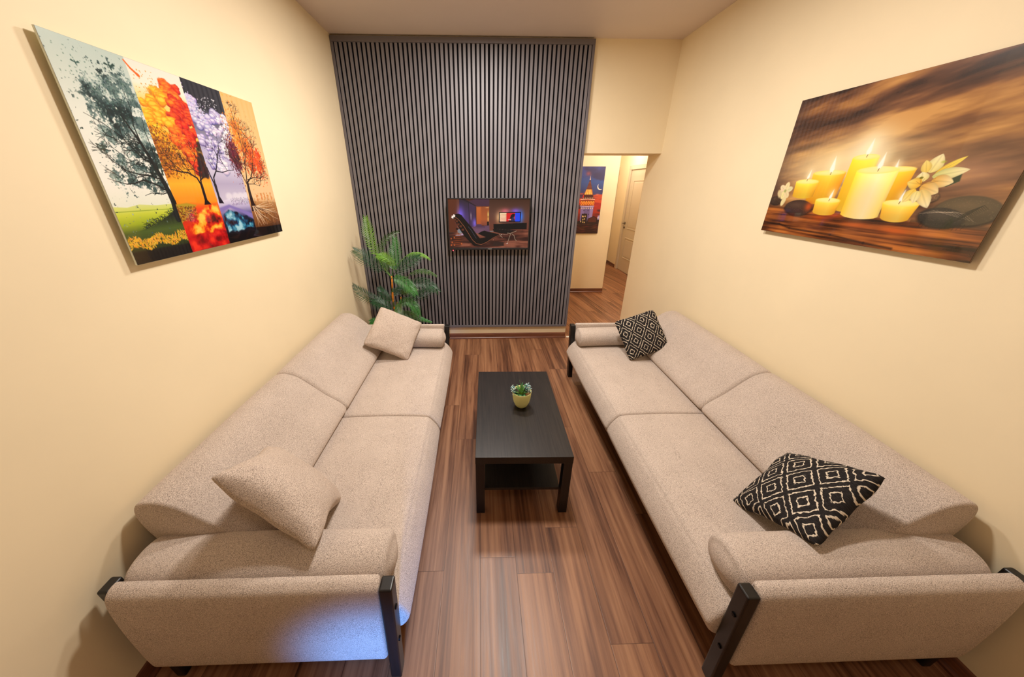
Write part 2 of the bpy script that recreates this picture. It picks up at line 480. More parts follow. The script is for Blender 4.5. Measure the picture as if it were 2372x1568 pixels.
SEAT = smooth_closed([(0.0, .300), (0.006, .338), (0.026, .376), (0.052, .409), (0.072, .424), (0.12, .430), (.30, .437), (.50, .434), (.68, .425), (.76, .39), (.77, .30), (.70, .225), (.45, .215), (.14, .215), (.035, .245)])
BACK = smooth_closed([(.668, .418), (.622, .446), (.617, .478), (.650, .520), (.735, .585), (.815, .660), (.885, .718), (.955, .742), (1.018, .728), (1.040, .675), (1.028, .590), (.990, .50), (.93, .42), (.80, .40), (.70, .398)])
def sofa(x0, s, yn, yf, label, upan, urear):
    L = lambda u, z, v: (x0 + s * u, v, z)
    t = thing('sofa', (x0 + s * 0.53, (yn + yf) / 2, 0), label, 'sofa')
    mid = 1.757 if s < 0 else 1.735
    bmid = 1.800 if s < 0 else 1.735
    def seatwarp(q, tt):
        b = math.sin(PI * tt) ** 0.6 if 0 < tt < 1 else 0
        w = min(1, max(0, (q.y - 0.36) / 0.06)) * min(1, max(0, q.x / 0.15))
        return Vector((q.x - 0.006 * b * (1 if q.x < 0.05 else 0), q.y + 0.008 * b * w))
    for (a, b) in ((yn + 0.062, mid - 0.001), (mid + 0.001, yf - 0.062)):
        bm = bmesh.new(); loft(bm, SEAT, a, b, 0.018, L, 28, 0.004, seatwarp)
        obj('seat_cushion', bm, M_SOFA, t, True)
    def backwarp(q, tt):
        b = math.sin(PI * min(1, max(0, tt))) ** 0.5 if 0 < tt < 1 else 0
        w = max(0, min(1, (q.y - 0.45) / 0.2))
        return Vector((q.x - 0.012 * b * w * (1 if q.x < 0.95 else 0.3), q.y + 0.010 * b * w))
    for (a, b, r) in ((yn + (0.238 if s < 0 else 0.210), bmid - 0.001, 0.012), (bmid + 0.001, yf - 0.065, 0.03)):
        bm = bmesh.new(); loft(bm, BACK, a, b, r, L, 28, 0.012, backwarp)
        obj('back_cushion', bm, M_SOFA, t, True)
    # arm bolsters lying on the seat
    for yc in (yn + 0.163, yf - 0.158):
        circ = []
        for k in range(12):
            th = 2 * PI * k / 12
            c_, s_ = math.cos(th), math.sin(th)
            circ.append((yc + 0.101 * math.copysign(abs(c_) ** 0.9, c_), 0.510 + 0.082 * math.copysign(abs(s_) ** 0.9, s_)))
        bm = bmesh.new()
        loft(bm, smooth_closed(circ, 4), 0.066, 0.99, 0.030 if s < 0 else 0.022, lambda p, q, a: (x0 + s * a, p, q), 20, 0.02,
             lambda q, tt: Vector((q.x, q.y + 0.006 * math.sin(PI * min(1, max(0, tt))))))
        obj('arm_bolster', bm, M_SOFA, t, True)
    # upholstered outer arm panels
    lean = lambda u, z: u - 0.028 * (z / 0.6) * max(0.0, 1 - u)
    for (ya, yb, sg) in ((yn, yn + 0.062, 1), (yf - 0.062, yf, -1)):
        yo = ya if sg > 0 else yb; yi = yb if sg > 0 else ya
        pr = smooth_closed([(yo - sg * 0.004, .36), (yo - sg * 0.002, .50), (yo + sg * .006, .575), (yo + sg * .026, .598), (yi - sg * .014, .602), (yi - sg * 0.002, .588), (yi, .50), (yi, .30), (yi - sg * .004, .172), (yi - sg * .02, .150), (yo + sg * .018, .150), (yo + sg * .001, .182)], 4)
        bm = bmesh.new()
        loft(bm, pr, 0.092, upan, 0.014, lambda p, q, a: (x0 + s * lean(a, q), p, q), 14, 0.002)
        obj('arm_panel', bm, M_SOFA, t, True)
        # black posts at both ends: the front one upright, the rear one leaning back behind the panel
        for fr in (True, False):
            bm = bmesh.new()
            if fr:
                add_box(bm, 0.047, 0.091, ya + (0.010 if sg > 0 else 0.001), yb - 0.001, 0.0, 0.586, bevel=0.006, seg=3)
                for v in bm.verts: v.co.x = x0 + s * lean(v.co.x, v.co.z)
            else:
                yy0, yy1 = sorted((yo + sg * 0.036, yo + sg * 0.090))
                add_box(bm, -0.019, 0.019, yy0, yy1, 0.0, 0.574, bevel=0.007, seg=3)
                for v in bm.verts:
                    v.co.x = x0 + s * (urear - 0.060 + 0.060 * v.co.z / 0.592 + v.co.x)
            pst = obj('leg', bm, M_LEG, t)
            if not fr: continue
            for zz in (0.455, 0.245):
                b2 = bmesh.new()
                uf = lean(0.047, zz); add_tube(b2, [(x0 + s * (uf + .001), (ya + yb) / 2, zz), (x0 + s * (uf - .004), (ya + yb) / 2, zz), (x0 + s * (uf - .005), (ya + yb) / 2, zz)], [0.0085, 0.0085, 0.006], 14)
                obj('bolt', b2, M_BOLT, pst, False)
    obj('frame', box(min(x0 + s * .10, x0 + s * .95), max(x0 + s * .10, x0 + s * .95), yn + 0.064, yf - 0.064, 0.155, 0.224, bevel=0.006), M_UNDER, t)
    return t
sofa(-0.288, -1, 0.645, 2.935, 'beige boucle sofa against the left wall, with two plain beige pillows on it', 0.965, 1.002)
sofa(0.850, 1, 0.590, 2.925, 'beige boucle sofa against the right wall, with two black patterned pillows on it', 0.995, 1.045)

# ------------------------------------------------------------------ throw pillows
def diamond_mat(swap, wl=0.325, hl=0.43, ou=0.0, ov=0.0):
    k = NT('black_diamond_weave_' + ('b' if swap else 'a'), 0.95, 0.1)
    uv = k.node('ShaderNodeUVMap').outputs[0]
    nz = k.node('ShaderNodeTexNoise', {'Vector': uv, 'Scale': 26.0, 'Detail': 1.5}).outputs['Color']
    nv = k.node('ShaderNodeVectorMath', {0: nz, 1: (0.5, 0.5, 0.5)}, operation='SUBTRACT').outputs[0]
    nv = k.node('ShaderNodeVectorMath', {0: nv, 1: (0.042, 0.042, 0.0)}, operation='MULTIPLY').outputs[0]
    p = k.node('ShaderNodeVectorMath', {0: uv, 1: nv}, operation='ADD').outputs[0]
    s = k.node('ShaderNodeSeparateXYZ', {0: p})
    a, b = (s.outputs[1], s.outputs[0]) if swap else (s.outputs[0], s.outputs[1])
    a = k.math('DIVIDE', k.math('ADD', a, ou), wl); b = k.math('DIVIDE', k.math('ADD', b, ov), hl)
    S = k.math('SUBTRACT', k.math('FRACT', k.math('ADD', a, b)), 0.5)
    T = k.math('SUBTRACT', k.math('FRACT', k.math('ADD', k.math('SUBTRACT', a, b), 20.0)), 0.5)
    n = k.math('MULTIPLY', k.math('MAXIMUM', k.math('ABSOLUTE', S), k.math('ABSOLUTE', T)), 2.0)
    l1 = k.node('ShaderNodeMapRange', {'Value': k.math('ABSOLUTE', k.math('SUBTRACT', n, 0.80)), 'From Min': 0.030, 'From Max': 0.055, 'To Min': 1.0, 'To Max': 0.0}).outputs[0]
    l2 = k.node('ShaderNodeMapRange', {'Value': k.math('ABSOLUTE', k.math('SUBTRACT', n, 0.32)), 'From Min': 0.030, 'From Max': 0.055, 'To Min': 1.0, 'To Max': 0.0}).outputs[0]
    l = k.math('MAXIMUM', l1, l2)
    br = k.noise(uv, 45, 2)
    brk = k.node('ShaderNodeMapRange', {'Value': br, 'From Min': 0.30, 'From Max': 0.42}).outputs[0]
    l = k.math('MULTIPLY', l, brk)
    weave = k.noise(k.node('ShaderNodeMapping', {'Vector': uv, 'Rotation': (0, 0, 0.75), 'Scale': (40, 220, 1)}).outputs[0], 1.0, 3)
    base = k.ramp(weave, [(0.35, hexc(24, 22, 23)), (0.7, hexc(56, 52, 51))])
    k.color(k.mix(l, base, hexc(214, 200, 180)))
    k.bump(k.math('ADD', weave, k.math('MULTIPLY', l, 0.8)), 0.5, 0.002)
    return k.m
from mathutils.bvhtree import BVHTree
_soft = None
def press(bm):
    """soft contact: where a pillow would sink into the upholstery it is pressed back to the surface"""
    global _soft
    if _soft is None:
        bpy.context.view_layer.update()
        _soft = []
        for o in bpy.data.objects:
            if o.type == 'MESH' and o.name.split('.')[0] in ('seat_cushion', 'back_cushion', 'arm_bolster', 'arm_panel'):
                _soft.append(BVHTree.FromPolygons([o.matrix_world @ v.co for v in o.data.vertices], [tuple(p.vertices) for p in o.data.polygons]))
    up = Vector((0.013, 0.021, 1)).normalized(); least = 9.0
    for v in bm.verts:
        for t in _soft:
            for _ in range(2):
                n = 0; o = v.co.copy()
                while True:
                    h = t.ray_cast(o, up)
                    if h[0] is None: break
                    n += 1; o = h[0] + up * 1e-4
                if n % 2:
                    q = t.find_nearest(v.co)[0]; v.co = q + (q - v.co).normalized() * 0.0015
            least = min(least, t.find_nearest(v.co)[3])
    return least
def pillow(name, ctr, ex, ey, size, thick, mat, label, cat='pillow', pinch=0.07, seed=0, group=None, sag=0.0):
    ctr = Vector(ctr); ex = Vector(ex).normalized(); ey = Vector(ey); ey = (ey - ex * ey.dot(ex)).normalized(); ez = ex.cross(ey)
    N = 36; rnd = random.Random(seed); ph = [rnd.uniform(0, 6.28) for _ in range(8)]
    bm = bmesh.new(); uvl = bm.loops.layers.uv.new('UVMap')
    def P(i, j, side):
        a = -1 + 2 * i / N; b = -1 + 2 * j / N
        # denser towards the rim
        a = math.sin(a * PI / 2) * 0.35 + a * 0.65; b = math.sin(b * PI / 2) * 0.35 + b * 0.65
        k = pinch
        x = a * (1 - k * (1 - b * b) * abs(a) ** 2.0); y = b * (1 - k * (1 - a * a) * abs(b) ** 2.0)
        cr = 1 - 0.055 * (abs(a) * abs(b)) ** 7; x *= cr; y *= cr
        e = max(0.0, (1 - a * a)) ** 0.38 * max(0.0, (1 - b * b)) ** 0.38
        h = thick * 0.5 * e
        h *= 1 + 0.05 * math.sin(3.1 * a + ph[0]) * math.cos(2.7 * b + ph[1])
        # creases fanning from the corners
        rr = math.hypot(abs(a) - 1, abs(b) - 1)
        wr = 0.0035 * math.sin(math.atan2(1 - abs(b) + 1e-4, 1 - abs(a) + 1e-4) * 9 + ph[2]) * math.exp(-((rr - 0.42) / 0.22) ** 2) * min(1, e * 2)
        edge = (1 - e)
        wav = 0.004 * math.sin(9 * (a - b) + ph[3]) * edge * (0 if abs(a) > 0.999 and abs(b) > 0.999 else 1)
        z = side * (h + wr) * (1.0 if side > 0 else 0.5) + wav + sag * (a * a - b * b) * 0.02
        return ctr + ex * x * size / 2 + ey * y * size / 2 + ez * z, ((a + 1) / 2, (b + 1) / 2)
    top = [[None] * (N + 1) for _ in range(N + 1)]; bot = [[None] * (N + 1) for _ in range(N + 1)]; UV = {}
    for i in range(N + 1):
        for j in range(N + 1):
            c, uv = P(i, j, 1); v = bm.verts.new(c); top[i][j] = v; UV[v] = uv
            if i in (0, N) or j in (0, N): bot[i][j] = v
            else:
                c, uv = P(i, j, -1); w = bm.verts.new(c); bot[i][j] = w; UV[w] = uv
    for i in range(N):
        for j in range(N):
            for f in ((top[i][j], top[i + 1][j], top[i + 1][j + 1], top[i][j + 1]), (bot[i][j], bot[i][j + 1], bot[i + 1][j + 1], bot[i + 1][j])):
                F = bm.faces.new(f)
                for l in F.loops: l[uvl].uv = UV[l.vert]
    press(bm)
    return tag(obj(name, bm, mat, None, True), label, cat, group)
def from_corners(c, scale, lift=(0, 0, 0)):
    """four fitted corners -> rescaled along the line to the camera, centre, axes, size"""
    C = Vector((0, 0, 1.83731))
    q = [C + (Vector(a) - C) * scale + Vector(lift) for a in c]
    ctr = sum(q, Vector()) / 4
    return ctr, q[1] - q[0], q[3] - q[0], (q[1] - q[0]).length
c, ex, ey, s_ = from_corners([[-0.954, 2.371, 0.655], [-0.615, 2.394, 0.485], [-0.529, 2.697, 0.698], [-0.868, 2.674, 0.868]], 1.036)
pillow('throw_pillow', c, ex, ey, s_ * 1.03, 0.13, M_PILLOW, 'plain beige square pillow at the far end of the left sofa', pinch=0.05, seed=1)
c, ex, ey, s_ = from_corners([[-0.86, 0.79, 0.963], [-0.569, 0.725, 0.727], [-0.654, 1.043, 0.536], [-0.945, 1.107, 0.772]], 1.07)
pillow('throw_pillow', c, ex, ey, s_ * 1.12, 0.205, M_PILLOW, 'plain beige pillow at the near end of the left sofa, on its arm bolster', pinch=0.155, seed=2, sag=0.25)
c, ex, ey, s_ = from_corners([[1.247, 2.773, 0.66], [1.356, 2.564, 0.363], [1.718, 2.593, 0.474], [1.61, 2.803, 0.771]], 0.943)
pillow('throw_pillow', c, ex, ey, s_ * 1.03, 0.12, diamond_mat(True, ou=0.06, ov=0.05), 'black pillow with white diamond pattern at the far end of the right sofa', pinch=0.04, seed=3)
c, ex, ey, s_ = from_corners([[1.236, 1.082, 0.403], [1.245, 0.761, 0.606], [1.557, 0.883, 0.786], [1.548, 1.204, 0.583]], 0.985)
pillow('throw_pillow', c, ex, ey, s_ * 1.10, 0.15, diamond_mat(False, ou=0.05, ov=0.12), 'black pillow with white diamond pattern at the near end of the right sofa', pinch=0.10, seed=4, sag=-0.4)
# ------------------------------------------------------------------ painted pictures (flat prints): colours computed per vertex
class Paint:
    """a small numpy painter; coordinates are (u, v) in 0..1 with v upwards, lengths in units of the picture's height"""
    def __init__(s, w, h, nx, ny, seed=1):
        s.asp = w / h; s.nx, s.ny = nx, ny
        u, v = np.meshgrid(np.linspace(0, 1, nx), np.linspace(0, 1, ny))
        s.X = u * s.asp; s.Y = v; s.U = u; s.V = v
        s.img = np.ones((ny, nx, 3)) * 0.5
        s.rng = np.random.default_rng(seed)
    def noise(s, sx, sy=None, octv=4, seed=0, rough=0.5, rot=0.0):
        sy = sy or sx; out = np.zeros_like(s.X); amp = 1.0; tot = 0
        r = np.random.default_rng(seed)
        c_, s_ = math.cos(rot), math.sin(rot)
        XX = s.X * c_ + s.Y * s_ + 3; YY = -s.X * s_ + s.Y * c_ + 3
        for o in range(octv):
            g = r.random((256, 256))
            x = XX * sx * 2 ** o; y = YY * sy * 2 ** o
            xi = np.floor(x).astype(int); yi = np.floor(y).astype(int); fx = x - xi; fy = y - yi
            fx = fx * fx * (3 - 2 * fx); fy = fy * fy * (3 - 2 * fy)
            xi %= 256; yi %= 256; x1 = (xi + 1) % 256; y1 = (yi + 1) % 256
            out += amp * ((g[yi, xi] * (1 - fx) + g[yi, x1] * fx) * (1 - fy) + (g[y1, xi] * (1 - fx) + g[y1, x1] * fx) * fy)
            tot += amp; amp *= rough
        return out / tot
    def blend(s, sl, a, c):
        c = np.asarray(c, float)
        if c.ndim == 1: c = c / 255.0
        a = np.clip(a, 0, 1)[..., None]
        s.img[sl] = s.img[sl] * (1 - a) + c * a
    def bb(s, x0, x1, y0, y1, m):
        i0 = max(0, int((x0 - m) / s.asp * (s.nx - 1))); i1 = min(s.nx, int((x1 + m) / s.asp * (s.nx - 1)) + 2)
        j0 = max(0, int((y0 - m) * (s.ny - 1))); j1 = min(s.ny, int((y1 + m) * (s.ny - 1)) + 2)
        return (slice(j0, j1), slice(i0, i1))
    def polymask(s, pts, soft=0.003, warp=None):
        P = [(p[0] * s.asp, p[1]) for p in pts]
        xs = [p[0] for p in P]; ys = [p[1] for p in P]
        m = soft + (0.05 if warp is not None else 0)
        sl = s.bb(min(xs), max(xs), min(ys), max(ys), m)
        X = s.X[sl]; Y = s.Y[sl]
        if warp is not None: X = X + warp[0][sl]; Y = Y + warp[1][sl]
        ins = np.zeros(X.shape, bool); d = np.full(X.shape, 9.0)
        n = len(P)
        for i in range(n):
            (x0, y0), (x1, y1) = P[i], P[(i + 1) % n]
            if y0 != y1:
                c = ((y0 > Y) != (y1 > Y)) & (X < (x1 - x0) * (Y - y0) / (y1 - y0) + x0)
                ins ^= c
            dx, dy = x1 - x0, y1 - y0; L = dx * dx + dy * dy + 1e-12
            t = np.clip(((X - x0) * dx + (Y - y0) * dy) / L, 0, 1)
            d = np.minimum(d, np.hypot(X - x0 - t * dx, Y - y0 - t * dy))
        sd = np.where(ins, d, -d)
        return sl, np.clip(0.5 + sd / soft, 0, 1)
    def poly(s, pts, c, soft=0.003, a=1.0, warp=None):
        sl, m = s.polymask(pts, soft, warp); s.blend(sl, m * a, c)
    def line(s, pts, w0, w1, c, soft=0.0025, a=1.0):
        n = len(pts) - 1
        for i in range(n):
            x0, y0 = pts[i][0] * s.asp, pts[i][1]; x1, y1 = pts[i + 1][0] * s.asp, pts[i + 1][1]
            wa = w0 + (w1 - w0) * i / n; wb = w0 + (w1 - w0) * (i + 1) / n
            sl = s.bb(min(x0, x1), max(x0, x1), min(y0, y1), max(y0, y1), max(wa, wb) + soft)
            X = s.X[sl]; Y = s.Y[sl]
            if X.size == 0: continue
            dx, dy = x1 - x0, y1 - y0; L = dx * dx + dy * dy + 1e-12
            t = np.clip(((X - x0) * dx + (Y - y0) * dy) / L, 0, 1)
            d = np.hypot(X - x0 - t * dx, Y - y0 - t * dy) - (wa + (wb - wa) * t) / 2
            s.blend(sl, np.clip(0.5 - d / soft, 0, 1) * a, c)
    def leafy(s, clumps, fine, lo, c_dark, c_mid, c_light, tone, clip, thr=0.5, gain=1.3, a=0.95):
        """foliage: clumps of (u, v, r) broken up by fine noise, toned by another noise"""
        f = np.zeros_like(s.X)
        for (u, v, r_) in clumps:
            f = np.maximum(f, np.exp(-(((s.X - u * s.asp) / r_) ** 2 + ((s.Y - v) / r_) ** 2)))
        m = np.clip((f * gain + (fine - 0.5) * lo - thr) * 9, 0, 1) * (s.U > clip[0]) * (s.U < clip[1])
        col = np.stack([np.interp(tone, [.34, .48, .64], [c_dark[k] / 255., c_mid[k] / 255., c_light[k] / 255.]) for k in range(3)], -1)
        s.blend((slice(None), slice(None)), m * a, col)
    def ragged(s, u, v, rx, ry, c, soft, a, nz, amt=0.55):
        x, y = u * s.asp, v; m = max(rx, ry) * (1 + amt) + soft
        sl = s.bb(x, x, y, y, m)
        X = s.X[sl] - x; Y = s.Y[sl] - y
        if X.size == 0: return
        r = np.hypot(X / rx, Y / ry) + (nz[sl] - 0.5) * amt * 2
        s.blend(sl, np.clip(0.5 + (1 - r) * min(rx, ry) / soft, 0, 1) * a, c)
    def petal(s, u, v, L, w, ang, c0, c1):
        """pointed petal from (u, v) outwards, c0 at its base to c1 at its tip"""
        x, y = u * s.asp, v
        sl = s.bb(x - L, x + L, y - L, y + L, 0.0)
        X = s.X[sl] - x; Y = s.Y[sl] - y
        A = (X * math.cos(ang) + Y * math.sin(ang)) / L; B = (-X * math.sin(ang) + Y * math.cos(ang)) / w
        t = np.clip(A, 0, 1); prof = np.sin(PI * t ** 0.8) ** 0.75 + 1e-4
        q = np.abs(B) / prof
        m = np.clip((1 - q) * prof * w / 0.004, 0, 1) * (A > 0) * (A < 1)
        f = np.clip(t * 1.2 - .1, 0, 1)[..., None]
        col = np.array(c0) / 255. * (1 - f) + np.array(c1) / 255. * f
        col = col * (1 - .16 * np.clip(q, 0, 1)[..., None] ** 2 - .10 * np.exp(-(B / .12) ** 2)[..., None])
        s.blend(sl, m, col)
    def ell(s, u, v, rx, ry, c, soft=0.003, ang=0.0, a=1.0, power=2.0):
        x, y = u * s.asp, v; m = max(rx, ry) + soft
        sl = s.bb(x, x, y, y, m)
        X = s.X[sl] - x; Y = s.Y[sl] - y
        if X.size == 0: return
        c_, s_ = math.cos(ang), math.sin(ang)
        A = (X * c_ + Y * s_) / rx; B = (-X * s_ + Y * c_) / ry
        r = (np.abs(A) ** power + np.abs(B) ** power) ** (1 / power)
        s.blend(sl, np.clip(0.5 + (1 - r) * min(rx, ry) / soft, 0, 1) * a, c)
    def glow(s, u, v, rx, ry, c, a=1.0, p=2.0):
        X = (s.X - u * s.asp) / rx; Y = (s.Y - v) / ry
        s.blend((slice(None), slice(None)), np.exp(-(X * X + Y * Y) ** (p / 2)) * a, c)
    def grad(s, pts, stops, soft=0.002, vert=True, warp=None):
        """polygon filled with a gradient between stops [(t, rgb)...] along v (or u)"""
        sl, m = s.polymask(pts, soft, warp)
        q = (s.V if vert else s.U)[sl]
        t = [a for a, _ in stops]
        c = np.stack([np.interp(q, t, [b[k] / 255.0 for _, b in stops]) for k in range(3)], -1)
        s.blend(sl, m, c)
    def tree(s, base, ang, length, width, c, depth, spread=0.5, curl=0.0, shrink=0.74, clip=None, minw=0.0012):
        """recursive branching in black; base in uv, lengths in heights; returns the tips"""
        tips = []
        def rec(x, y, a, L, w, d):
            n = 3; px, py = x, y
            for i in range(n):
                a2 = a + s.rng.normal(0, 0.10) + curl * 0.1
                nx_, ny_ = px + math.cos(a2) * L / n, py + math.sin(a2) * L / n
                if clip is None or clip[0] < nx_ / s.asp < clip[1]:
                    s.line([(px / s.asp, py), (nx_ / s.asp, ny_)], w * (1 - i * 0.1), w * (1 - (i + 1) * 0.1), c, 0.0022)
                px, py = nx_, ny_; a = a2
            tips.append((px / s.asp, py, d))
            if d <= 0: return
            k = 2 if s.rng.random() < 0.6 else 3
            for j in range(k):
                off = (j - (k - 1) / 2) * spread * 2 / max(1, k - 1) if k > 1 else 0
                rec(px, py, a + off + s.rng.normal(0, 0.12), L * shrink * s.rng.uniform(0.85, 1.12), max(minw, w * 0.66), d - 1)
        rec(base[0] * s.asp, base[1], ang, length, width, depth)
        return tips
    def mesh(s, name, origin, ex, ey, mat, parent):
        """origin: lower-left corner, ex/ey: full-size edge vectors"""
        o = np.array(origin); ex = np.array(ex); ey = np.array(ey)
        co = (o + s.U[..., None] * ex + s.V[..., None] * ey).reshape(-1, 3)
        cen = o + ex / 2
        idx = np.arange(s.nx * s.ny).reshape(s.ny, s.nx)
        f = np.stack([idx[:-1, :-1], idx[:-1, 1:], idx[1:, 1:], idx[1:, :-1]], -1).reshape(-1, 4)
        me = bpy.data.meshes.new(name)
        me.vertices.add(len(co)); me.vertices.foreach_set('co', (co - cen).astype(np.float32).ravel())
        me.loops.add(f.size); me.loops.foreach_set('vertex_index', f.astype(np.int32).ravel())
        me.polygons.add(len(f)); me.polygons.foreach_set('loop_start', np.arange(0, f.size, 4, dtype=np.int32))
        me.update(calc_edges=True)
        at = me.color_attributes.new('print', 'FLOAT_COLOR', 'POINT')
        c = np.clip(s.img, 0, 1).reshape(-1, 3)
        lin = np.where(c <= 0.04045, c / 12.92, ((c + 0.055) / 1.055) ** 2.4)
        at.data.foreach_set('color', np.concatenate([lin, np.ones((len(lin), 1))], 1).astype(np.float32).ravel())
        return place_mesh(name, me, mat, parent, cen)
def place_mesh(name, me, mat, parent, cen):
    o = link(name, me, mat, parent, False)
    o.location = tuple(float(a) for a in cen)
    return o
def print_mat(name, rough, coat=0.0, emit=0.0, spec=0.5, gain=1.0):
    k = NT(name, rough, spec)
    a = k.node('ShaderNodeAttribute', attribute_name='print').outputs['Color']
    if emit:
        k.b.inputs['Base Color'].default_value = (0.01, 0.01, 0.01, 1)
        k.link(a, k.b.inputs['Emission Color']); k.b.inputs['Emission Strength'].default_value = emit
    else:
        k.color(a)
    if emit: k.b.inputs['Specular IOR Level'].default_value = 0.22
    k.set(Coat_Weight=coat, Coat_Roughness=0.03)
    return k.m
def jitter(c, r, d):
    return tuple(max(0, min(255, x + r.uniform(-d, d))) for x in c)

# ---- picture 1: four trees, four strips
def paint_seasons():
    p = Paint(1.011, 0.729, 660, 476, 3)
    r = random.Random(5); A = p.asp
    n1 = p.noise(6, octv=5, seed=1); n2 = p.noise(20, octv=4, seed=2); n3 = p.noise(70, octv=2, seed=8)
    W = ((p.noise(14, octv=4, seed=11) - 0.5) * 0.10, (p.noise(14, octv=4, seed=12) - 0.5) * 0.10)
    b1, b2, b3 = 0.262, 0.506, 0.745
    full = (slice(None), slice(None))
    # strip 1: pale mint sky
    p.grad([(0, .27), (b1, .27), (b1, 1), (0, 1)], [(0.27, (226, 232, 214)), (.40, (238, 238, 230)), (.7, (228, 234, 226)), (1, (186, 204, 196))], 0.001)
    # strip 2
    p.grad([(b1, .27), (b2, .27), (b2, 1), (b1, 1)], [(0.27, (238, 132, 22)), (.40, (250, 176, 38)), (.50, (214, 110, 20)), (.60, (250, 190, 60)), (.82, (252, 214, 120)), (.90, (246, 238, 220)), (1, (240, 232, 220))], 0.001)
    # strip 3
    p.grad([(b2, .27), (b3, .27), (b3, 1), (b2, 1)], [(0.27, (206, 200, 222)), (.40, (176, 168, 200)), (.48, (200, 194, 220)), (.60, (186, 180, 216)), (.84, (70, 70, 84)), (.86, (44, 46, 56)), (1, (40, 42, 50))], 0.001)
    # strip 4
    p.grad([(b3, .0), (1.01, .0), (1.01, 1.01), (b3, 1.01)], [(0.20, (196, 140, 84)), (.30, (232, 194, 146)), (.55, (236, 196, 138)), (1, (236, 186, 116))], 0.001)
    # ground of strip 1
    p.grad([(0, .292), (.05, .285), (.10, .297), (.17, .288), (b1, .292), (b1, 0), (0, 0)], [(0.0, (14, 22, 12)), (.10, (24, 34, 14)), (.155, (64, 84, 26)), (.20, (150, 170, 30)), (.25, (196, 208, 60)), (.275, (206, 216, 110)), (.30, (214, 222, 140))], 0.003)
    p.grad([(0, .268), (b1, .264), (b1, .262), (0, .265)], [(.2, (120, 150, 40)), (.3, (120, 150, 40))], 0.004)
    p.grad([(0, .150), (.05, .162), (.118, .182), (.18, .212), (.228, .240), (b1, .226), (b1, 0), (0, 0)], [(0, (10, 14, 8)), (.10, (52, 66, 24)), (.16, (70, 92, 34)), (.20, (40, 56, 24)), (.24, (18, 26, 18))], 0.006)
    for i in range(80):      # dark twigs along the slope
        u = r.uniform(.09, .24); v = .172 + (u - .09) * .42
        a = r.uniform(.3, 2.6); L = r.uniform(.012, .04)
        p.line([(u, v), (u + math.cos(a) * L * .6 / A, v + math.sin(a) * L * .6), (u + math.cos(a + .6) * L / A, v + math.sin(a + .6) * L)], .0025, .001, (20, 34, 18))
    # crown 1: grey-teal foliage from many small dabs
    cl = [(.095, .80, .05), (.125, .82, .045), (.16, .86, .05), (.215, .87, .055), (.235, .80, .07), (.185, .79, .07), (.14, .75, .07), (.10, .73, .055), (.19, .70, .08), (.235, .68, .085), (.15, .655, .07), (.09, .63, .05), (.21, .59, .085), (.165, .56, .06), (.24, .52, .06), (.10, .50, .05), (.16, .48, .055), (.21, .46, .06), (.06, .43, .04), (.12, .42, .05), (.18, .40, .05), (.235, .40, .04), (.055, .56, .03)]
    fine1 = p.noise(60, octv=3, seed=51, rough=.7); tone1 = p.noise(11, octv=5, seed=52, rough=.65)
    for (k1, k2, al) in ((.50, 2.3, .5), (.66, 2.6, .95)):
        p.leafy([(u, v, q * (1.15 if v > .64 else .9)) for (u, v, q) in cl], fine1, k2, (28, 50, 50), (66, 92, 92), (172, 192, 186), tone1, (.0, b1), k1, 1.15, al)
    p.leafy([(.10, .79, .05), (.125, .73, .05), (.17, .84, .045), (.18, .76, .05), (.225, .86, .045), (.235, .70, .05), (.14, .64, .04)], fine1, 1.3, (18, 38, 40), (38, 60, 62), (92, 118, 116), tone1, (.0, b1), .55, 1.1, .9)
    for i in range(1500):
        cu, cv, cr_ = cl[r.randrange(len(cl))]
        a = r.uniform(0, 6.28); q = abs(r.gauss(0, .55)) * cr_
        u = cu + math.cos(a) * q / A; v = cv + math.sin(a) * q * 1.05
        if u > b1 - .002 or u < .005: continue
        k = r.random()
        c = (34, 60, 60) if k < .45 else (70, 98, 98) if k < .75 else (112, 138, 134) if k < .92 else (164, 184, 178)
        p.ell(u, v, r.uniform(.0015, .0045), r.uniform(.0015, .0035), jitter(c, r, 10), .003, r.uniform(0, 3), a=r.uniform(.5, .85))
    T1 = (18, 26, 26)
    tr = [(.250, .205), (.255, .30), (.250, .36), (.238, .44), (.222, .52), (.205, .60), (.185, .66), (.165, .72)]
    p.poly([(.222, .232), (.240, .255), (.246, .33), (.238, .40), (.250, .40), (b1, .36), (b1, .215), (.25, .2)], T1, .003)
    p.line(tr, .040, .006, T1)
    p.line([(.255, .353), (.20, .398), (.158, .418), (.12, .402), (.087, .397), (.05, .41), (.025, .423)], .010, .0015, T1)
    p.line([(.243, .42), (.19, .44), (.15, .445), (.107, .46), (.07, .50), (.053, .53), (.018, .582)], .009, .0015, T1)
    p.line([(.225, .50), (.191, .522), (.16, .575), (.134, .622), (.087, .67), (.036, .702)], .009, .0015, T1)
    p.line([(.205, .60), (.20, .68), (.215, .76), (.21, .84)], .008, .0015, T1)
    p.line([(.25, .355), (.22, .345), (.17, .352), (.14, .34)], .006, .0015, T1)
    p.line([(.235, .46), (.245, .56), (.24, .66), (.25, .74)], .007, .0015, T1)
    for i in range(60):
        q = tr[r.randrange(2, len(tr))] if r.random() < .4 else (r.uniform(.06, .22), r.uniform(.40, .62))
        a = r.uniform(1.6, 3.3); L = r.uniform(.03, .08)
        p.tree(q, a, L * .5, .0032, T1, 2, .45, clip=(.005, b1 - .002))
    # yellow flowers and black foot of strip 1
    p.grad([(0, .066), (b1, .058), (b1, 0), (0, 0)], [(0, (8, 8, 12)), (.07, (12, 14, 12))], .01)
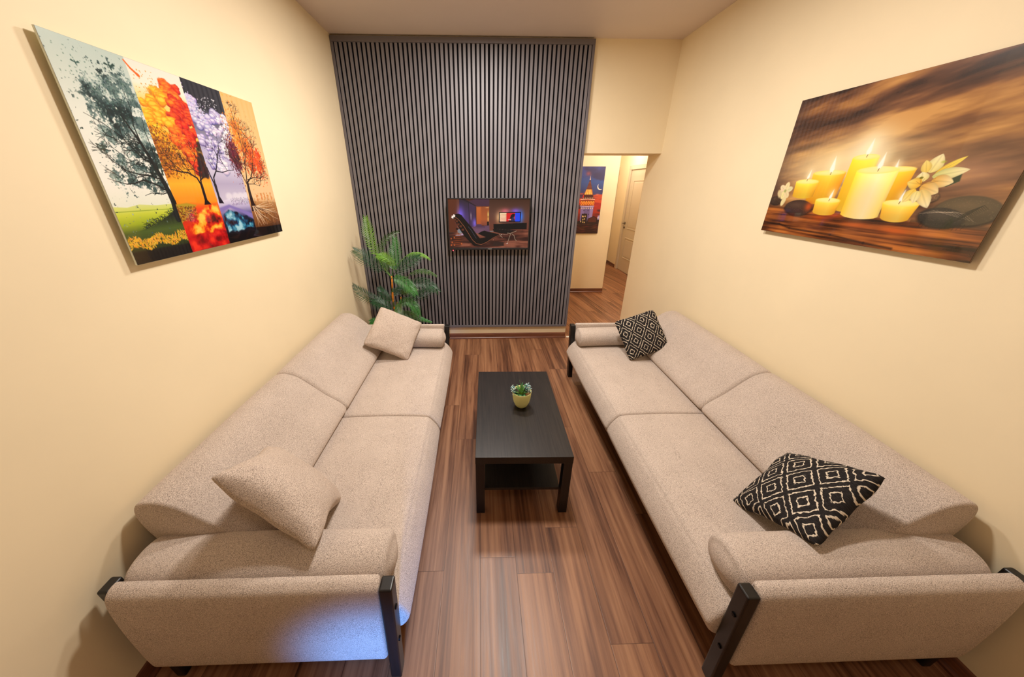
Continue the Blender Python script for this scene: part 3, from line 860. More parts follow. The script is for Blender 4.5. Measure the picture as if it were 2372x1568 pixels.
    for i in range(620):
        u = r.uniform(0, b1 + .005); v = .078 + r.uniform(0, .052) + .012 * math.sin(u * 60)
        p.ell(u, v, r.uniform(.004, .010), .0022, jitter((226, 168, 44), r, 26), .002, r.uniform(.5, 2.6), a=.9)
    # ground of strip 2
    p.glow(.36, .47, .09, .05, (252, 190, 50), .8)
    for cu in (.30, .33, .36, .46, .49):
        p.ell(cu, .305, .026, .018, (246, 150, 40), .012, a=.8)
    p.grad([(b1, .285), (.35, .292), (.43, .276), (b2, .285), (b2, 0), (b1, 0)], [(0, (150, 12, 18)), (.09, (196, 22, 22)), (.14, (226, 50, 20)), (.20, (196, 50, 20)), (.25, (236, 70, 24)), (.285, (238, 130, 30))], .003)
    p.poly([(b1, .285), (.32, .29), (.37, .275), (.33, .235), (.29, .20), (b1, .18)], (176, 150, 40), .01)
    for i in range(420):
        u = r.uniform(b1, .36); v = r.uniform(.19, .275) - (u - b1) * .1
        p.ell(u, v, r.uniform(.003, .008), .002, jitter((104, 52, 18) if r.random() < .6 else (210, 140, 40), r, 20), .002, r.uniform(0, 3), a=.8)
    # flames
    fm = (p.noise(17, octv=4, seed=21) - 0.5) * 2
    sl, m = p.polymask([(.28, .13), (.32, .19), (.36, .215), (.40, .245), (.45, .26), (.50, .25), (b2, .12), (.40, .10), (.33, .10)], .02, (W[0] * .6, W[1] * .6))
    f = fm[sl]; col = np.stack([np.interp(f, [-.5, -.15, 0, .12, .4], v_) for v_ in ([.30, .78, .90, .98, .99], [.02, .12, .28, .58, .80], [.02, .06, .08, .12, .30])], -1)
    p.blend(sl, m * (p.U[sl] < b2) * (p.U[sl] > b1), col)
    sl, m = p.polymask([(b1, .095), (.33, .11), (.40, .09), (b2, .10), (b2, 0), (b1, 0)], .01, (W[0] * .4, W[1] * .4))
    col = np.stack([np.interp(n2[sl], [.25, .5, .75], v_) for v_ in ([.45, .74, .92], [.02, .06, .20], [.04, .08, .12])], -1)
    p.blend(sl, m * (p.U[sl] < b2) * (p.U[sl] > b1), col)
    # crown 2: billowing orange and red puffs, each with a lit top
    n4 = p.noise(26, octv=4, seed=61, rough=.6)
    def puffs(cl, clip, seed, n, small=1.0):
        q = random.Random(seed)
        items = []
        for i in range(n):
            cu, cv, cr_, hi, mid, lo = cl[q.randrange(len(cl))]
            a = q.uniform(0, 6.28); d_ = math.sqrt(q.random()) * cr_
            items.append((cu + math.cos(a) * d_ / A, cv + math.sin(a) * d_, q.uniform(.018, .042) * small, hi, mid, lo))
        items.sort(key=lambda t: -t[1])
        for (u, v, rr, hi, mid, lo) in items:
            if not (clip[0] < u < clip[1]): continue
            p.ragged(u, v, rr, rr * .74, jitter(lo, q, 8), rr * .16, .95, n4)
            p.ragged(u, v + rr * .16, rr * .90, rr * .58, jitter(mid, q, 8), rr * .28, .95, n4)
            p.ragged(u - rr * .12 / A, v + rr * .36, rr * .62, rr * .28, jitter(hi, q, 8), rr * .24, .85, n4)
    save = p.img.copy()
    Yc = ((255, 214, 60), (250, 170, 20), (206, 104, 8)); Oc = ((255, 150, 40), (242, 92, 14), (168, 38, 8)); Rc = ((250, 92, 30), (222, 40, 12), (132, 14, 8)); Bc = ((196, 120, 40), (140, 76, 20), (70, 34, 14))
    puffs([(.30, .80, .06) + Yc, (.37, .88, .05) + Yc, (.30, .72, .05) + Yc, (.36, .77, .06) + Yc, (.31, .62, .06) + Yc, (.42, .88, .05) + Oc, (.46, .88, .05) + Rc, (.46, .80, .06) + Rc, (.48, .72, .05) + Rc, (.42, .74, .05) + Rc, (.40, .66, .05) + Oc, (.45, .64, .05) + Rc, (.44, .56, .04) + Oc, (.46, .50, .04) + Rc], (b1 - .03, b2 + .03), 31, 240)
    for i in range(1500):
        u = b1 + abs(r.gauss(0, .06)); v = r.gauss(.56, .065)
        if u > .40 or not .43 < v < .72: continue
        p.ell(u, v, r.uniform(.002, .006), r.uniform(.002, .005), jitter((112, 58, 16) if r.random() < .6 else (206, 124, 26), r, 18), .003, a=.75)
    for i in range(260):
        u = r.uniform(.42, b2); v = r.uniform(.44, .66)
        if (u - .44) < (v - .44) * .25: continue
        p.ell(u, v, .012, .010, jitter((40, 26, 26), r, 8), .01, a=.55)
    msk = ((p.U < b1) | (p.U > b2)); p.img[msk] = save[msk]
    T2 = (26, 14, 14)
    p.poly([(.418, .272), (.428, .30), (.432, .40), (.446, .40), (.445, .30), (.462, .272)], T2, .003)
    p.line([(.438, .39), (.425, .435), (.384, .464), (.34, .468), (.303, .479), (.28, .50)], .013, .002, T2)
    p.line([(.438, .39), (.450, .46), (.47, .52), (.475, .60)], .012, .002, T2)
    p.line([(.44, .42), (.47, .445), (.505, .46)], .009, .004, T2)
    for q in ((.40, .455), (.36, .466), (.33, .468), (.45, .46), (.47, .52), (.42, .45)):
        p.tree(q, r.uniform(1.3, 2.4), .05, .005, T2, 3, .5, clip=(b1, b2 - .002))
    # strip 3: lilac clouds for leaves, snow ground, teal roots
    save = p.img.copy()
    Lc = ((236, 232, 250), (176, 168, 216), (96, 90, 150)); Wc = ((250, 248, 255), (214, 208, 232), (150, 142, 182))
    puffs([(.53, .88, .035) + Lc, (.54, .80, .045) + Lc, (.57, .74, .05) + Lc, (.62, .76, .05) + Lc, (.55, .66, .05) + Lc, (.60, .66, .06) + Lc, (.66, .72, .06) + Wc, (.70, .80, .045) + Wc, (.66, .82, .03) + Lc, (.62, .58, .05) + Lc, (.57, .55, .05) + Lc, (.68, .62, .05) + Wc, (.62, .50, .04) + Wc, (.72, .70, .04) + Wc], (b2 - .03, b3 + .03), 77, 200, .85)
    for i in range(200):
        u = r.uniform(b2, .60); v = .90 - (u - b2) * 1.0 + r.gauss(0, .03)
        p.ell(u, v, .004, .004, jitter((214, 210, 240), r, 16), .002, a=.8)
    for cu in (.60, .65, .69, .73): p.ell(cu, .315, .034, .026, (226, 222, 236), .016, a=.8)
    p.grad([(b2, .285), (.60, .30), (.68, .27), (b3, .28), (b3, 0), (b2, 0)], [(0, (10, 10, 18)), (.06, (10, 12, 22)), (.14, (18, 34, 56)), (.19, (90, 86, 140)), (.24, (176, 168, 208)), (.30, (222, 218, 238))], .003)
    p.poly([(b2, .245), (.58, .262), (.66, .225), (b3, .185), (b3, .14), (.66, .20), (.58, .24), (b2, .21)], (128, 116, 186), .012)
    tm = p.noise(22, octv=4, seed=41)
    sl, m = p.polymask([(.515, .20), (.57, .225), (.63, .20), (.70, .165), (.74, .135), (.72, .085), (.60, .075), (.52, .085)], .012, (W[0] * .5, W[1] * .5))
    col = np.stack([np.interp(tm[sl], [.3, .45, .52, .7], v_) for v_ in ([.02, .06, .16, .62], [.06, .28, .48, .82], [.12, .42, .62, .88])], -1)
    p.blend(sl, m, col)
    for i in range(160):
        u = r.uniform(.60, b3); v = .275 + r.uniform(-.02, .03); p.ell(u, v, .004, .0016, jitter((120, 112, 152), r, 20), .002, r.uniform(0, 3), a=.7)
    msk = ((p.U < b2) | (p.U > b3)); p.img[msk] = save[msk]
    T3 = (24, 20, 34)
    p.poly([(.515, .275), (.519, .32), (.517, .40), (.534, .40), (.532, .32), (.548, .272)], T3, .003)
    p.line([(.526, .39), (.530, .44), (.559, .482), (.60, .475), (.65, .49), (.69, .492)], .012, .0025, T3)
    p.line([(.524, .39), (.512, .45), (.507, .50)], .012, .006, T3)
    p.line([(.559, .482), (.585, .54), (.62, .62), (.625, .68)], .008, .002, T3)
    for q in ((.56, .48), (.585, .54), (.60, .58), (.62, .62), (.64, .49)):
        p.tree(q, r.uniform(.9, 2.3), .045, .0045, T3, 3, .5, clip=(b2 + .002, b3))
    # strip 4: autumn tree with bare roots
    save = p.img.copy()
    fine4 = p.noise(75, octv=3, seed=71, rough=.7); tone4 = p.noise(14, octv=4, seed=72, rough=.6)
    p.leafy([(.73, .64, .06), (.72, .58, .06), (.74, .53, .05)], fine4, 1.6, (62, 16, 30), (108, 30, 44), (150, 60, 60), tone4, (.66, 1), .6, 1.2, .9)
    p.leafy([(.79, .82, .05), (.80, .75, .06), (.82, .67, .07)], fine4, 1.8, (176, 74, 24), (230, 130, 40), (250, 186, 90), tone4, (.66, 1), .62, 1.1, .85)
    p.leafy([(.86, .66, .06), (.88, .58, .07), (.92, .54, .05), (.85, .52, .05), (.93, .62, .04)], fine4, 1.4, (206, 50, 14), (238, 84, 20), (252, 150, 60), tone4, (.66, 1), .55, 1.2, .92)
    for i in range(2200):
        k = r.random()
        if k < .25: u, v = r.gauss(.70 + .03, .022), r.gauss(.60, .075); c = (94, 26, 40)
        elif k < .55: u, v = r.gauss(.80, .035), r.gauss(.74, .08); c = (226, 122, 34) if r.random() < .7 else (242, 168, 62)
        elif k < .85: u, v = r.gauss(.86, .045), r.gauss(.60, .075); c = (232, 82, 20) if r.random() < .7 else (250, 132, 40)
        else: u, v = r.gauss(.92, .03), r.gauss(.53, .05); c = (226, 70, 22)
        if not (.655 < u < .985): continue
        p.ell(u, v, r.uniform(.002, .008), r.uniform(.002, .006), jitter(c, r, 14), .003, r.uniform(0, 3), a=.75)
    msk = (p.U < .66); p.img[msk] = save[msk]
    p.grad([(b3, .292), (.80, .272), (.90, .262), (1.01, .250), (1.01, 0), (b3, 0)], [(0, (20, 12, 8)), (.10, (112, 66, 34)), (.20, (156, 104, 56)), (.28, (196, 144, 92))], .008)
    for i in range(420):
        u = r.uniform(.77, 1.0); v = r.uniform(.08, .26); p.line([(u, v), (u + r.uniform(-.004, .004), v + r.uniform(.015, .04))], .0018, .0008, jitter((206, 158, 100) if r.random() < .5 else (94, 58, 30), r, 16), a=.7)
    for cu in (.83, .87, .90, .93, .965):
        for k in range(26): p.ell(cu + r.gauss(0, .005), .295 + r.uniform(-.02, .035), .004, .006, jitter((206, 132, 70), r, 16), .003, a=.6)
    T4 = (36, 20, 16)
    p.poly([(.748, .20), (.757, .26), (.762, .36), (.768, .42), (.784, .42), (.782, .34), (.787, .26), (.81, .20)], T4, .003)
    for (a_, pts_, w_) in ((0, [(.772, .41), (.790, .50), (.806, .60), (.812, .74), (.800, .84)], .011), (0, [(.776, .41), (.82, .45), (.86, .53), (.89, .62), (.90, .70)], .010), (0, [(.77, .39), (.745, .47), (.72, .54), (.70, .62)], .008), (0, [(.785, .43), (.85, .45), (.90, .44), (.95, .47)], .007), (0, [(.80, .55), (.84, .64), (.86, .74)], .007), (0, [(.78, .40), (.83, .40), (.88, .385)], .005)):
        p.line(pts_, w_, .002, T4)
        for q in pts_[1:]:
            for k in range(2): p.tree(q, r.uniform(.5, 2.4), .045, .0038, T4, 3, .5, clip=(.66, .99))
    for i in range(34):
        a = -r.uniform(.15, 1.55) ; u, v = .775 + r.uniform(-.012, .012), .235
        pts_ = [(u, v)]
        L = r.uniform(.14, .24); 
        for k in range(7):
            a += r.gauss(0, .16); u += math.cos(a) * L / 7 / A * 1.4; v += math.sin(a) * L / 7
            if v < .075 or u > .995: break
            pts_.append((u, v))
        if len(pts_) > 2: p.line(pts_, .0055, .0016, (226, 196, 160) if i % 3 else (84, 52, 34))
    p.grad([(b3, .075), (.86, .066), (1.01, .062), (1.01, -.01), (b3, -.01)], [(0, (8, 6, 8)), (.08, (12, 8, 8))], .006)
    p.grad([(b2, .060), (b3, .052), (b3, -.01), (b2, -.01)], [(0, (8, 6, 10)), (.08, (12, 8, 14))], .006)
    # birds, specks
    def bird(u, v, sc, c, a=0.0):
        for k in (-1, 1):
            p.poly([(u, v), (u + k * sc * .7 / A, v + sc * (.45 + a * k)), (u + k * sc / A, v + sc * (.15 + a * k)), (u + k * sc * .4 / A, v - sc * .05)], c, .003)
        p.ell(u, v - sc * .1, sc * .16, sc * .5, c, .003, .2)
    bird(.077, .905, .020, (40, 78, 70)); bird(.194, .935, .030, (34, 66, 60), .1); bird(.68, .925, .016, (236, 234, 240)); bird(.805, .93, .016, (54, 34, 24)); bird(.785, .94, .012, (54, 34, 24), .3)
    p.line([(.258, .985), (.275, .957), (.298, .935)], .008, .013, (236, 104, 22)); p.ell(.298, .935, .012, .008, (236, 104, 22), .003, -.5)
    for i in range(90):
        u = r.uniform(.02, .25); v = r.uniform(.80, .97) if r.random() < .8 else r.uniform(.58, .8)
        if v < .80 and u > .06: continue
        p.ell(u, v, r.uniform(.0015, .0045), r.uniform(.0015, .0045), (104, 136, 126), .002, a=.8)
    for i in range(46):
        p.ell(r.uniform(.27, .37), r.uniform(.85, .97), r.uniform(.0015, .0045), r.uniform(.0015, .004), (206, 150, 60), .002, a=.8)
    for i in range(34):
        p.ell(r.uniform(.60, .70), r.uniform(.86, .93), r.uniform(.0015, .005), r.uniform(.001, .004), (226, 224, 236), .002, a=.9)
    for i in range(30):
        p.ell(r.uniform(.82, .98), r.uniform(.70, .92), r.uniform(.0015, .004), .0016, (126, 76, 40), .002, r.uniform(0, 3), a=.85)
    return p
# ---- picture 2: candles, stones and flowers on a plank
def paint_candles():
    p = Paint(1.0174, 0.733, 660, 476, 9); r = random.Random(12); A = p.asp
    a1 = p.noise(1.8, 8, 5, 3, .55, 0.14); a2 = p.noise(4.0, 26, 3, 5, .5, 0.16)
    f = a1 * .75 + a2 * .25
    f = f + .05 * np.exp(-(((p.U - .45) / .35) ** 2 + ((p.V - .62) / .25) ** 2)) - .10 * np.clip((p.V - .8) / .2, 0, 1)
    p.img[:] = np.stack([np.interp(f, [.28, .40, .50, .60, .72], np.array(v_) / 255.) for v_ in ([50, 88, 122, 162, 204], [32, 56, 80, 112, 150], [22, 36, 50, 62, 84])], -1)
    sl = (slice(None), slice(None))
    p.blend(sl, np.clip((.10 - p.U) / .1, 0, 1) * .5, (70, 54, 50))
    p.glow(.40, .56, .42, .13, (250, 222, 160), .80); p.glow(.30, .47, .30, .12, (250, 226, 172), .75); p.glow(.47, .60, .12, .12, (255, 246, 214), .75)
    p.glow(.86, .44, .18, .10, (196, 150, 120), .5)
    # plank
    g = p.noise(2.2, 60, 3, 17); g2 = p.noise(5, 14, 3, 19)
    q = g * .6 + g2 * .4
    slp, m = p.polymask([(-.01, .212), (.3, .20), (.62, .185), (1.01, .168), (1.01, -.01), (-.01, -.01)], .008)
    col = np.stack([np.interp(q[slp], [.3, .45, .55, .72], np.array(v_) / 255.) for v_ in ([40, 92, 134, 190], [22, 48, 74, 112], [12, 22, 34, 48])], -1)
    p.blend(slp, m, col)
    for (u, v) in ((.36, .15), (.55, .13), (.72, .12), (.43, .175)): p.glow(u, v, .09, .02, (216, 90, 24), .6)
    p.line([(.0, .075), (.12, .072), (.2, .05), (.45, .042), (.62, .02), (.74, .012)], .012, .012, (40, 22, 14), .012, .8)
    p.blend(sl, np.clip(1 - np.abs(p.V - .205 + p.U * .03) / .015, 0, 1) * .4 * ((p.U < .3) | (p.U > .76)), (30, 24, 20))
    def flame(u, v, h, lean=0.0, w=None):
        w = w or h * .16
        p.glow(u + lean / 2, v + h * .5, h * .45, h * .6, (255, 246, 200), .55)
        p.line([(u, v - .014), (u + .002, v + .004)], .0032, .003, (70, 30, 10))
        p.poly([(u - w * .55 / A, v + h * .02), (u - w / A + lean * .2, v + h * .22), (u - w * .6 / A + lean * .55, v + h * .55), (u + lean, v + h), (u + w * .65 / A + lean * .5, v + h * .5), (u + w / A + lean * .2, v + h * .2), (u + w * .5 / A, v + h * .02)], (255, 252, 238), .008)
    def candle(u0, u1, vb, vt, c0, c1, c2, ry=.018, flare=0.0, shade=.5):
        """c0 left, c1 centre, c2 right body colours"""
        w = (u1 - u0)
        pts = []
        for k in range(13):
            t = k / 12; pts.append((u0 + flare + (w - 2 * flare) * t, vb - ry * math.sin(PI * t) ** .6))
        for k in range(13):
            t = 1 - k / 12; pts.append((u0 + w * t, vt + ry * math.sin(PI * t) ** .6))
        slc, m = p.polymask(pts, .004)
        t = (p.U[slc] - u0) / w
        col = np.stack([np.interp(t, [0, .2, .6, .9, 1], np.array([c0[k], c0[k] * .5 + c1[k] * .5, c1[k], c2[k], c2[k] * .85]) / 255.) for k in range(3)], -1)
        h = np.clip((p.V[slc] - vb) / (vt - vb), 0, 1)[..., None]
        col = col * (1 - shade * .25 * (1 - h)) + np.array([1, .93, .55]) * .22 * h ** 2
        p.blend(slc, m, col)
        p.ell((u0 + u1) / 2, vt, w * A / 2 * .97, ry, (255, 232, 120), .004, a=.75)
        p.ell((u0 + u1) / 2, vt + ry * .1, w * A / 2 * .80, ry * .7, (255, 244, 176), .01, a=.6)
    YE_ = (250, 190, 22); YL = (254, 214, 60); CR = (246, 232, 176); OR = (244, 160, 22)
    # stones behind
    def stone(u, v, rx, ry, c, ang=0.0, hi=None):
        p.ell(u, v - ry * .12, rx * 1.05, ry * 1.02, (16, 12, 12), .012, ang, .75)
        p.ell(u, v, rx, ry, c, .006, ang)
        p.ell(u - .01, v + ry * .35, rx * .75, ry * .45, hi or tuple(min(255, x * 1.5) for x in c), ry * .8, ang, .55)
        for i in range(160):
            a = r.uniform(0, 6.28); q_ = math.sqrt(r.random()) * .92
            p.ell(u + rx * q_ * math.cos(a) / A, v + ry * q_ * math.sin(a), .0016, .0014, jitter(tuple(x * 1.7 for x in c), r, 12), .002, a=.5)
    stone(.045, .258, .06, .036, (58, 44, 34))
    stone(.915, .255, .13, .075, (70, 60, 44), hi=(126, 104, 74))
    stone(.73, .30, .06, .03, (70, 50, 38)); stone(.79, .318, .035, .028, (96, 74, 54))
    # back candles
    candle(.228, .408, .262, .463, OR, (248, 188, 40), (236, 150, 20), .018, .012); flame(.328, .465, .108, -.004)
    candle(.560, .697, .285, .470, OR, (250, 186, 30), (238, 160, 24), .016, .014); flame(.618, .462, .062, -.002)
    candle(.412, .533, .222, .552, YE_, (254, 206, 50), (252, 200, 60), .018); flame(.474, .566, .095, .004)
    # flower on the left, stone with a candle
    def petals(u, v, n, L, w, c, a0=0.0, ca=(120, 140, 60)):
        for k in range(n):
            a = a0 + 2 * PI * k / n + r.uniform(-.15, .15)
            p.ell(u + math.cos(a) * L * .5 / A, v + math.sin(a) * L * .5, L * .55, w, jitter(c, r, 10), .006, a)
            p.line([(u + math.cos(a) * L * .15 / A, v + math.sin(a) * L * .15), (u + math.cos(a) * L * .8 / A, v + math.sin(a) * L * .8)], .003, .001, ca, .006, .35)
        p.ell(u, v, w * .5, w * .5, ca, .01, a=.6)
    petals(.085, .335, 6, .065, .022, (232, 218, 166), .3)
    p.ell(.095, .255, .02, .040, (228, 214, 160), .006, -.2); p.ell(.052, .31, .018, .034, (214, 196, 146), .01, .5)
    stone(.208, .212, .118, .058, (54, 40, 34), hi=(112, 84, 66)); p.glow(.272, .225, .03, .035, (214, 88, 30), .8)
    candle(.140, .280, .298, .404, (250, 186, 40), YL, (246, 180, 40), .018, .006); flame(.206, .424, .066, .006)
    # centre candle and the two small ones
    candle(.455, .635, .188, .470, (253, 200, 40), CR, (252, 222, 120), .022, .004, .1)
    slc = p.bb(.50 * A, .60 * A, .20, .42, .0); p.glow(.545, .30, .075, .12, (232, 214, 166), .55); flame(.549, .478, .095, .004)
    candle(.300, .434, .188, .276, (250, 186, 50), (254, 206, 70), (246, 178, 40), .018, .006); flame(.374, .286, .066, .006)
    candle(.626, .766, .186, .278, (250, 180, 40), (254, 214, 90), (248, 184, 40), .020, .016); flame(.690, .288, .066, .002)
    # big flower
    PC = (244, 226, 138)
    p.poly([(.79, .385), (.815, .40), (.848, .445), (.852, .40), (.82, .372)], (48, 62, 42), .006)
    WB = (228, 176, 84); PW = (250, 238, 184)
    for (u, v, L, w, a_, c0, c1) in ((.745, .445, .10, .040, 1.35, PC, PW), (.735, .445, .075, .026, 1.95, (240, 206, 96), (250, 224, 130)), (.765, .440, .135, .018, .68, (236, 196, 70), (252, 226, 96)), (.760, .425, .150, .032, .22, (214, 214, 130), PW), (.765, .405, .10, .036, -.10, WB, (248, 228, 170)), (.735, .395, .06, .034, 1.9, PC, PW), (.738, .385, .075, .034, 3.0, (244, 186, 60), (252, 226, 120)), (.738, .375, .10, .040, -.35, WB, (246, 222, 160)), (.725, .36, .085, .030, -2.0, (250, 206, 80), (252, 232, 150)), (.745, .355, .12, .034, -.95, (238, 206, 120), (252, 240, 190)), (.735, .35, .07, .026, -1.5, PC, PW)):
        p.petal(u, v, L, w, a_, c0, c1)
    for k in range(7): p.line([(.735, .385), (.715 + .012 * k, .40 + .008 * (k % 3))], .002, .001, (150, 100, 40))
    p.ell(.727, .42, .009, .006, (120, 110, 30), .004); p.ell(.775, .50, .010, .006, (170, 180, 60), .008, a=.7)
    # striped stone in front and the fern
    stone(.850, .212, .098, .052, (42, 38, 34), -.08, hi=(92, 82, 72))
    for k in range(9):
        u = .80 + k * .012; p.line([(u - .02, .225 + .003 * k), (u + .02, .247 - .001 * k), (u + .055, .235 - .004 * k)], .0014, .0010, (196, 176, 150), .002, .7)
    for k in range(16):
        t = k / 15; u = .955 - .045 * t; v = .285 - .075 * t
        for sgn in (-1, 1): p.line([(u, v), (u + (.028 * sgn * (1 - t * .5) - .012), v - .028 * (1 - .3 * t) + .01 * sgn)], .0024, .001, (36, 34, 26), .002, .85)
    for k in range(12): p.line([(.80 + k * .012, .185), (.795 + k * .012, .150 + .004 * (k % 3))], .003, .001, (18, 14, 12), .003, .7)
    return p
# ---- hall canvas: lit stone tower at dusk
def paint_tower():
    p = Paint(0.70, 1.045, 200, 300, 4); r = random.Random(8); A = p.asp
    n = p.noise(3.5, 7, 5, 4); n2 = p.noise(3, 14, 4, 6)
    sky = [(0, (60, 20, 24)), (.25, (110, 30, 30)), (.34, (170, 48, 30)), (.45, (176, 40, 36)), (.54, (110, 44, 66)), (.62, (58, 62, 118)), (.78, (50, 78, 150)), (1.0, (56, 60, 140))]
    p.grad([(-.01, -.01), (1.01, -.01), (1.01, 1.01), (-.01, 1.01)], sky)
    sl = (slice(None), slice(None))
    p.blend(sl, np.clip((n - .52) * 7, 0, 1) * .75 * (p.V > .5), (44, 34, 78))
    p.blend(sl, np.clip((n2 - .55) * 8, 0, 1) * .8 * (p.V < .6) * (p.V > .3), (226, 84, 40))
    p.blend(sl, np.clip((.42 - n2) * 9, 0, 1) * .8 * (p.V < .62) * (p.V > .3), (60, 24, 46))
    p.glow(.62, .90, .04, .03, (206, 90, 90), .7); p.glow(.80, .89, .10, .05, (46, 34, 80), .8); p.glow(.88, .60, .03, .012, (226, 120, 100), .7); p.glow(.50, .61, .05, .012, (226, 110, 90), .7)
    # moon
    m = np.hypot(p.X - .93 * A, p.Y - .715) ; m2 = np.hypot(p.X - .950 * A, p.Y - .727)
    p.blend(sl, np.clip((.050 - m) / .003, 0, 1) * np.clip((m2 - .049) / .003, 0, 1), (252, 236, 220))
    C = .667
    # body
    p.poly([(.512, .43), (.825, .43), (.812, .17), (.53, .17)], (112, 96, 160), .004)
    p.poly([(.512, .43), (.60, .43), (.61, .17), (.53, .17)], (136, 118, 186), .012); p.poly([(.74, .43), (.825, .43), (.812, .17), (.75, .17)], (150, 132, 200), .012)
    for k in range(7): p.ell(.53 + k * .045, .395, .006, .012, (250, 226, 190), .003)
    for (u, v) in ((.60, .36), (.70, .36), (.63, .31), (.72, .30)): p.ell(u, v, .006, .010, (40, 30, 50), .003)
    # balcony
    p.poly([(.495, .525), (.83, .525), (.83, .43), (.50, .43)], (150, 60, 24), .003)
    for k in range(6):
        u = .525 + k * .056; p.ell(u, .472, .017, .030, (255, 178, 60), .005); p.ell(u, .468, .008, .018, (210, 80, 24), .006)
    p.line([(.495, .526), (.665, .533), (.832, .526)], .008, .008, (255, 222, 206)); p.line([(.498, .428), (.665, .420), (.830, .428)], .009, .009, (236, 216, 250))
    p.poly([(.53, .535), (.80, .535), (.775, .60), (.555, .60)], (74, 24, 22), .003)
    for k in range(6): p.ell(.555 + k * .045, .548, .006, .007, (255, 214, 170), .002)
    p.poly([(.535, .55), (.56, .55), (.56, .59), (.54, .59)], (214, 34, 30), .003)
    # cone
    p.poly([(.562, .598), (.770, .598), (.742, .675), (.604, .675)], (214, 132, 44), .003)
    for k in range(4):
        u = .585 + k * .045; p.poly([(u, .60), (u + .024, .60), (C + (u - C) * .6 + .012, .672), (C + (u - C) * .6, .672)], (255, 214, 110), .004)
    p.poly([(.604, .675), (.742, .675), (.676, .815), (.666, .815)], (96, 40, 34), .003)
    for k in range(5): p.line([(.618 + k * .008, .695 + k * .02), (.728 - k * .01, .695 + k * .02)], .004, .004, (190, 104, 60), .003, .7)
    p.ell(.67, .822, .010, .010, (255, 230, 190), .004); p.line([(.67, .815), (.672, .89)], .005, .002, (236, 170, 130)); p.ell(.671, .85, .005, .006, (255, 214, 170), .003)
    # houses
    p.poly([(.40, .0), (.40, .19), (.55, .20), (.56, .31), (.69, .31), (.70, .18), (.72, .235), (.86, .275), (.94, .24), (1.01, .21), (1.01, 0)], (38, 20, 24), .004)
    p.poly([(.735, .18), (.735, .23), (.86, .268), (.93, .235), (.93, .18)], (84, 36, 30), .006)
    for (u, v) in ((.585, .27), (.60, .265), (.645, .27), (.60, .22), (.635, .228), (.605, .18), (.64, .175), (.55, .19)): p.ell(u, v, .007, .013, (250, 220, 150), .003)
    p.poly([(.955, .215), (.955, .28), (1.0, .285), (1.01, .22)], (150, 140, 214), .004); p.ell(.965, .25, .010, .018, (236, 230, 255), .006)
    p.poly([(.0, .0), (.0, .14), (1.01, .12), (1.01, 0)], (44, 18, 20), .02)
    for k in range(60): p.ell(r.uniform(.4, 1), r.uniform(.02, .15), r.uniform(.01, .04), .005, jitter((110, 46, 36), r, 20), .006, a=.5)
    return p
